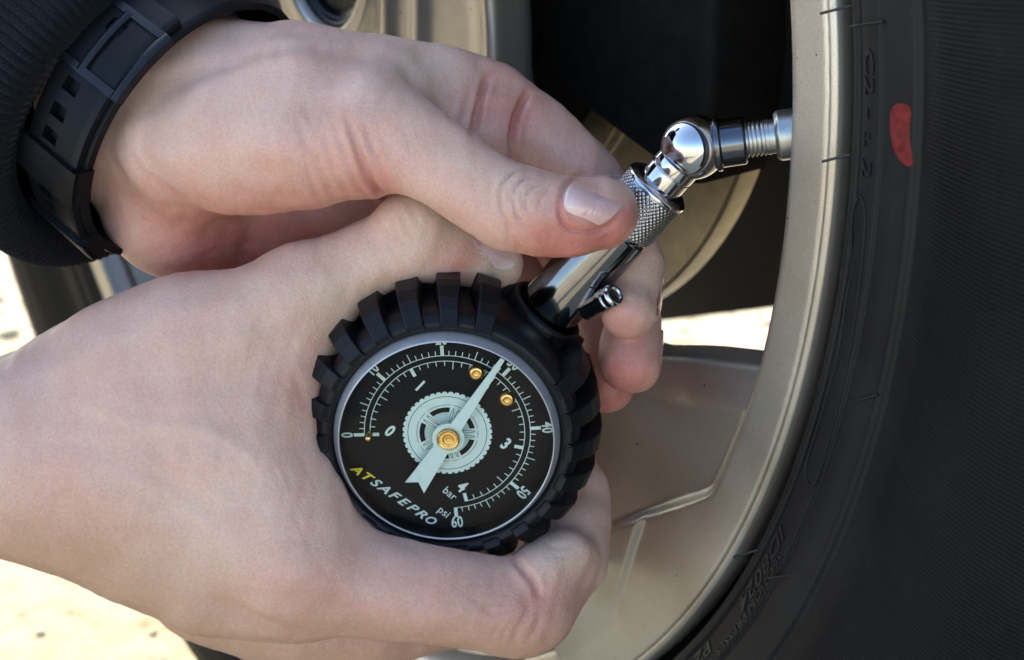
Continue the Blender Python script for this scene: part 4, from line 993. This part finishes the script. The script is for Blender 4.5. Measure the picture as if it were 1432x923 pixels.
# ------------------------------------------------------------------ watch strap and sleeve
def wr(s, th, da=0., db=None):
    """point on the wrist ring: s mm up the arm, angle th (0 = thumb side top, 90 deg = towards the camera)"""
    db = da if db is None else db
    return WRIST + WA * s + E1 * (31.0 + da) * math.cos(th) + E2 * (23.4 + db) * math.sin(th)
def band(name, s0, s1, t0, t1, off, thick, parent, m, nt=80, ns=9, holes=(), edge=.35, label=None):
    """a strap piece with real thickness and slots"""
    T = np.linspace(math.radians(t0), math.radians(t1), nt + 1); S = np.linspace(s0, s1, ns + 1); VV = []
    for lay in (0, 1):
        for t in T:
            for j, s in enumerate(S):
                e = edge if (lay == 0 and j in (0, ns)) else 0
                VV.append(wr(s, t, off + (thick if lay == 0 else 0) - e))
    k = ns + 1; b = (nt + 1) * k
    dead = np.zeros((nt, ns), bool)
    for (ta, tb, sa, sb) in holes:
        tc = np.degrees((T[:-1] + T[1:]) / 2); sc = (S[:-1] + S[1:]) / 2
        dead |= ((tc > ta) & (tc < tb))[:, None] & ((sc > sa) & (sc < sb))[None, :]
    QQ = []; alive = ~dead
    g = lambda i, j: 0 <= i < nt and 0 <= j < ns and alive[i, j]
    for i in range(nt):
        for j in range(ns):
            if not alive[i, j]: continue
            a = i * k + j; q = (a, a + k, a + k + 1, a + 1); QQ.append(q); QQ.append(tuple(x + b for x in q[::-1]))
            if not g(i - 1, j): QQ.append((a + 1, a + 1 + b, a + b, a)[::-1])
            if not g(i + 1, j): QQ.append((a + k, a + k + b, a + k + 1 + b, a + k + 1)[::-1])
            if not g(i, j - 1): QQ.append((a, a + b, a + k + b, a + k)[::-1])
            if not g(i, j + 1): QQ.append((a + k + 1, a + k + 1 + b, a + 1 + b, a + 1)[::-1])
    o = cam_mesh(name, VV, QQ, m, parent); autosmooth(o, 30)
    if label: o['label'] = label
    return o
def watch():
    wt = root('wristwatch', frame(WRIST, E1, E2, WA)); tag(wt, 'black silicone strap watch buckled on the wrist below the dark sleeve', 'watch')
    slots = [(t, t + 4.5, 12, 17.5) for t in (40, 50)]
    band('strap', 1, 21, 2, 190, .8, 2.0, wt, M['strap'], 150, 20, holes=slots)
    band('strap', 2, 20, 190, 362, .8, 2.0, wt, M['strap'], 80, 10)
    # buckle frame
    for a, b, c, d in ((68, 71, -1, 23.5), (94, 97, -1, 23.5)): band('buckle_bar', c, d, a, b, 3.2, 2.4, wt, M['buckle'], 6, 12)
    for c, d in ((-1.5, 1.2), (21.0, 24)): band('buckle_side', c, d, 68, 97, 3.2, 2.4, wt, M['buckle'], 24, 3)
    band('buckle_tongue', 11, 13.4, 70, 96, 4.9, 1.0, wt, M['buckle'], 24, 3)
    # the free end of the strap with its slots, over the first layer
    slots = [(t, t + 5, a, a + 6.0) for t in (74, 100, 110, 120, 146, 153) for a in (9.5,)]
    band('strap_end', 2, 20, 60, 172, 2.9, 1.9, wt, M['strap'], 152, 18, holes=slots)
    for a, b in ((127, 142), (164, 176)):
        kp = band('keeper', 0.2, 22, a, b, 4.85, 1.3, wt, M['strap'], 20, 12)
        band('keeper_side', 0.2, 2.0, a, b, .9, 5.1, wt, M['strap'], 20, 3)
    o = band('watch_body', -7, 28, 236, 304, 2.4, 9.5, wt, M['buckle'], 20, 14, edge=1.5)
watch()
def sleeve(name, c0, ax, e1, e2, ra, rb, drop, prof, parent, label, seed):
    """ribbed cuff and arm of a jacket: an elliptical tube along ax"""
    r3 = np.random.default_rng(seed); n, nr = 1440, 124; ts = np.arange(n) * 2 * math.pi / n
    pr = np.array(rprof(prof, 2, 3)); wob = r3.uniform(0, 6.28, 6); VV = []
    rib = 1.15 * np.abs(np.sin(ts * nr / 2)) ** .8
    for sv, off in pr:
        g = min(1, max(0, (sv - 24) / 30)); far = min(1, max(0, (sv - 60) / 60))
        fold = g * (1.2 * np.sin(3 * ts + wob[0] + sv * .05) + .8 * np.sin(5 * ts + wob[1] - sv * .04)) + far * 2.2 * np.sin(sv * .16 + 1.3 * np.sin(ts + wob[3]))
        rr = off + rib * (1 - .8 * far) + fold
        VV.append(c0 + drop + ax * (sv + .8 * np.sin(2 * ts + wob[2]))[:, None] + e1 * ((ra + rr) * np.cos(ts))[:, None] + e2 * ((rb + rr) * np.sin(ts))[:, None])
    VV = np.concatenate(VV); m = len(pr); I = np.arange(m - 1)[:, None]; J = np.arange(n)[None]
    Q = np.stack([I * n + J, I * n + (J + 1) % n, (I + 1) * n + (J + 1) % n, (I + 1) * n + J], -1).reshape(-1, 4)
    o = cam_mesh('sleeve', VV, Q, M['knit'], parent); o['label'] = label
CUFF = [(30, -3.2), (27, -1.5), (25.4, 1.2), (25.2, 4.2), (26.6, 7.0), (30, 8.3), (36, 9.0), (46, 10), (60, 11.5)]
ARM = [(s_, 11.5 + (s_ - 60) * .085) for s_ in range(72, 300, 8)] + [(300, 20), (303, 0)]
sleeve('sleeve', WRIST - WA * 6.5, WA, E1, E2, 35., 27.4, -E1 * 5, CUFF + ARM, HL, 'black ribbed knit jacket cuff above the watch', 5)
RA = np.array([-1, .12, -.08]); RA /= np.linalg.norm(RA); R1 = np.array([0, 0, 1.]); R1 -= RA * (R1 @ RA); R1 /= np.linalg.norm(R1); R2 = np.cross(RA, R1)
sleeve('sleeve', P(-30, 645, 397), RA, R1, R2, 25.5, 29., np.zeros(3), CUFF + ARM, HR, 'black ribbed knit jacket cuff on the bare-wristed arm', 6)

# ------------------------------------------------------------------ unseen rest of the crouching person, added to shade and darken reflections
def person():
    v = Vol((-1250, 100, -10), (-240, 1100, 1120), 9.)
    def c(*n, k=40, **kw): v.chain([tuple(map(float, q)) for q in n], k, **kw)
    for sy, hip, knee, foot in ((0, (-820, 520, 250, 95), (-500, 430, 400, 68), (-670, 410, 70, 48)), (1, (-830, 700, 250, 95), (-560, 790, 390, 70), (-700, 800, 70, 50))):
        c(hip, knee); c(knee, foot, k=20)
        f = np.array(foot[:3]); c((*(f + (-30, 0, -35)), 36), (*(f + (70, 0, -38)), 36), (*(f + (150, 0, -46)), 26), k=18)
    c((-850, 610, 250, 150), (-790, 610, 480, 150), (-700, 610, 690, 140), flat=(np.array([1., 0, 0]), .75))
    c((-700, 480, 730, 78), (-690, 740, 730, 78))
    c((-690, 470, 720, 66), (-560, 400, 430, 58), (-425, 392, 215, 52)); c((-680, 750, 720, 66), (-480, 720, 540, 58), (-300, 590, 400, 52))
    c((-680, 610, 800, 52), (-640, 610, 880, 52), k=25); c((-630, 610, 935, 84), (-600, 610, 960, 84), k=14)
    V, Q = v.mesh(); W = V * .001; ct = W.mean(0); ct[2] = 0
    o = link('person', mesh_data('person', W - ct, Q), M['knit'], None, Matrix.Translation(Vector(ct)))
    tag(o, 'unseen crouching person in dark clothes, added to darken light and reflections', 'person')
person()
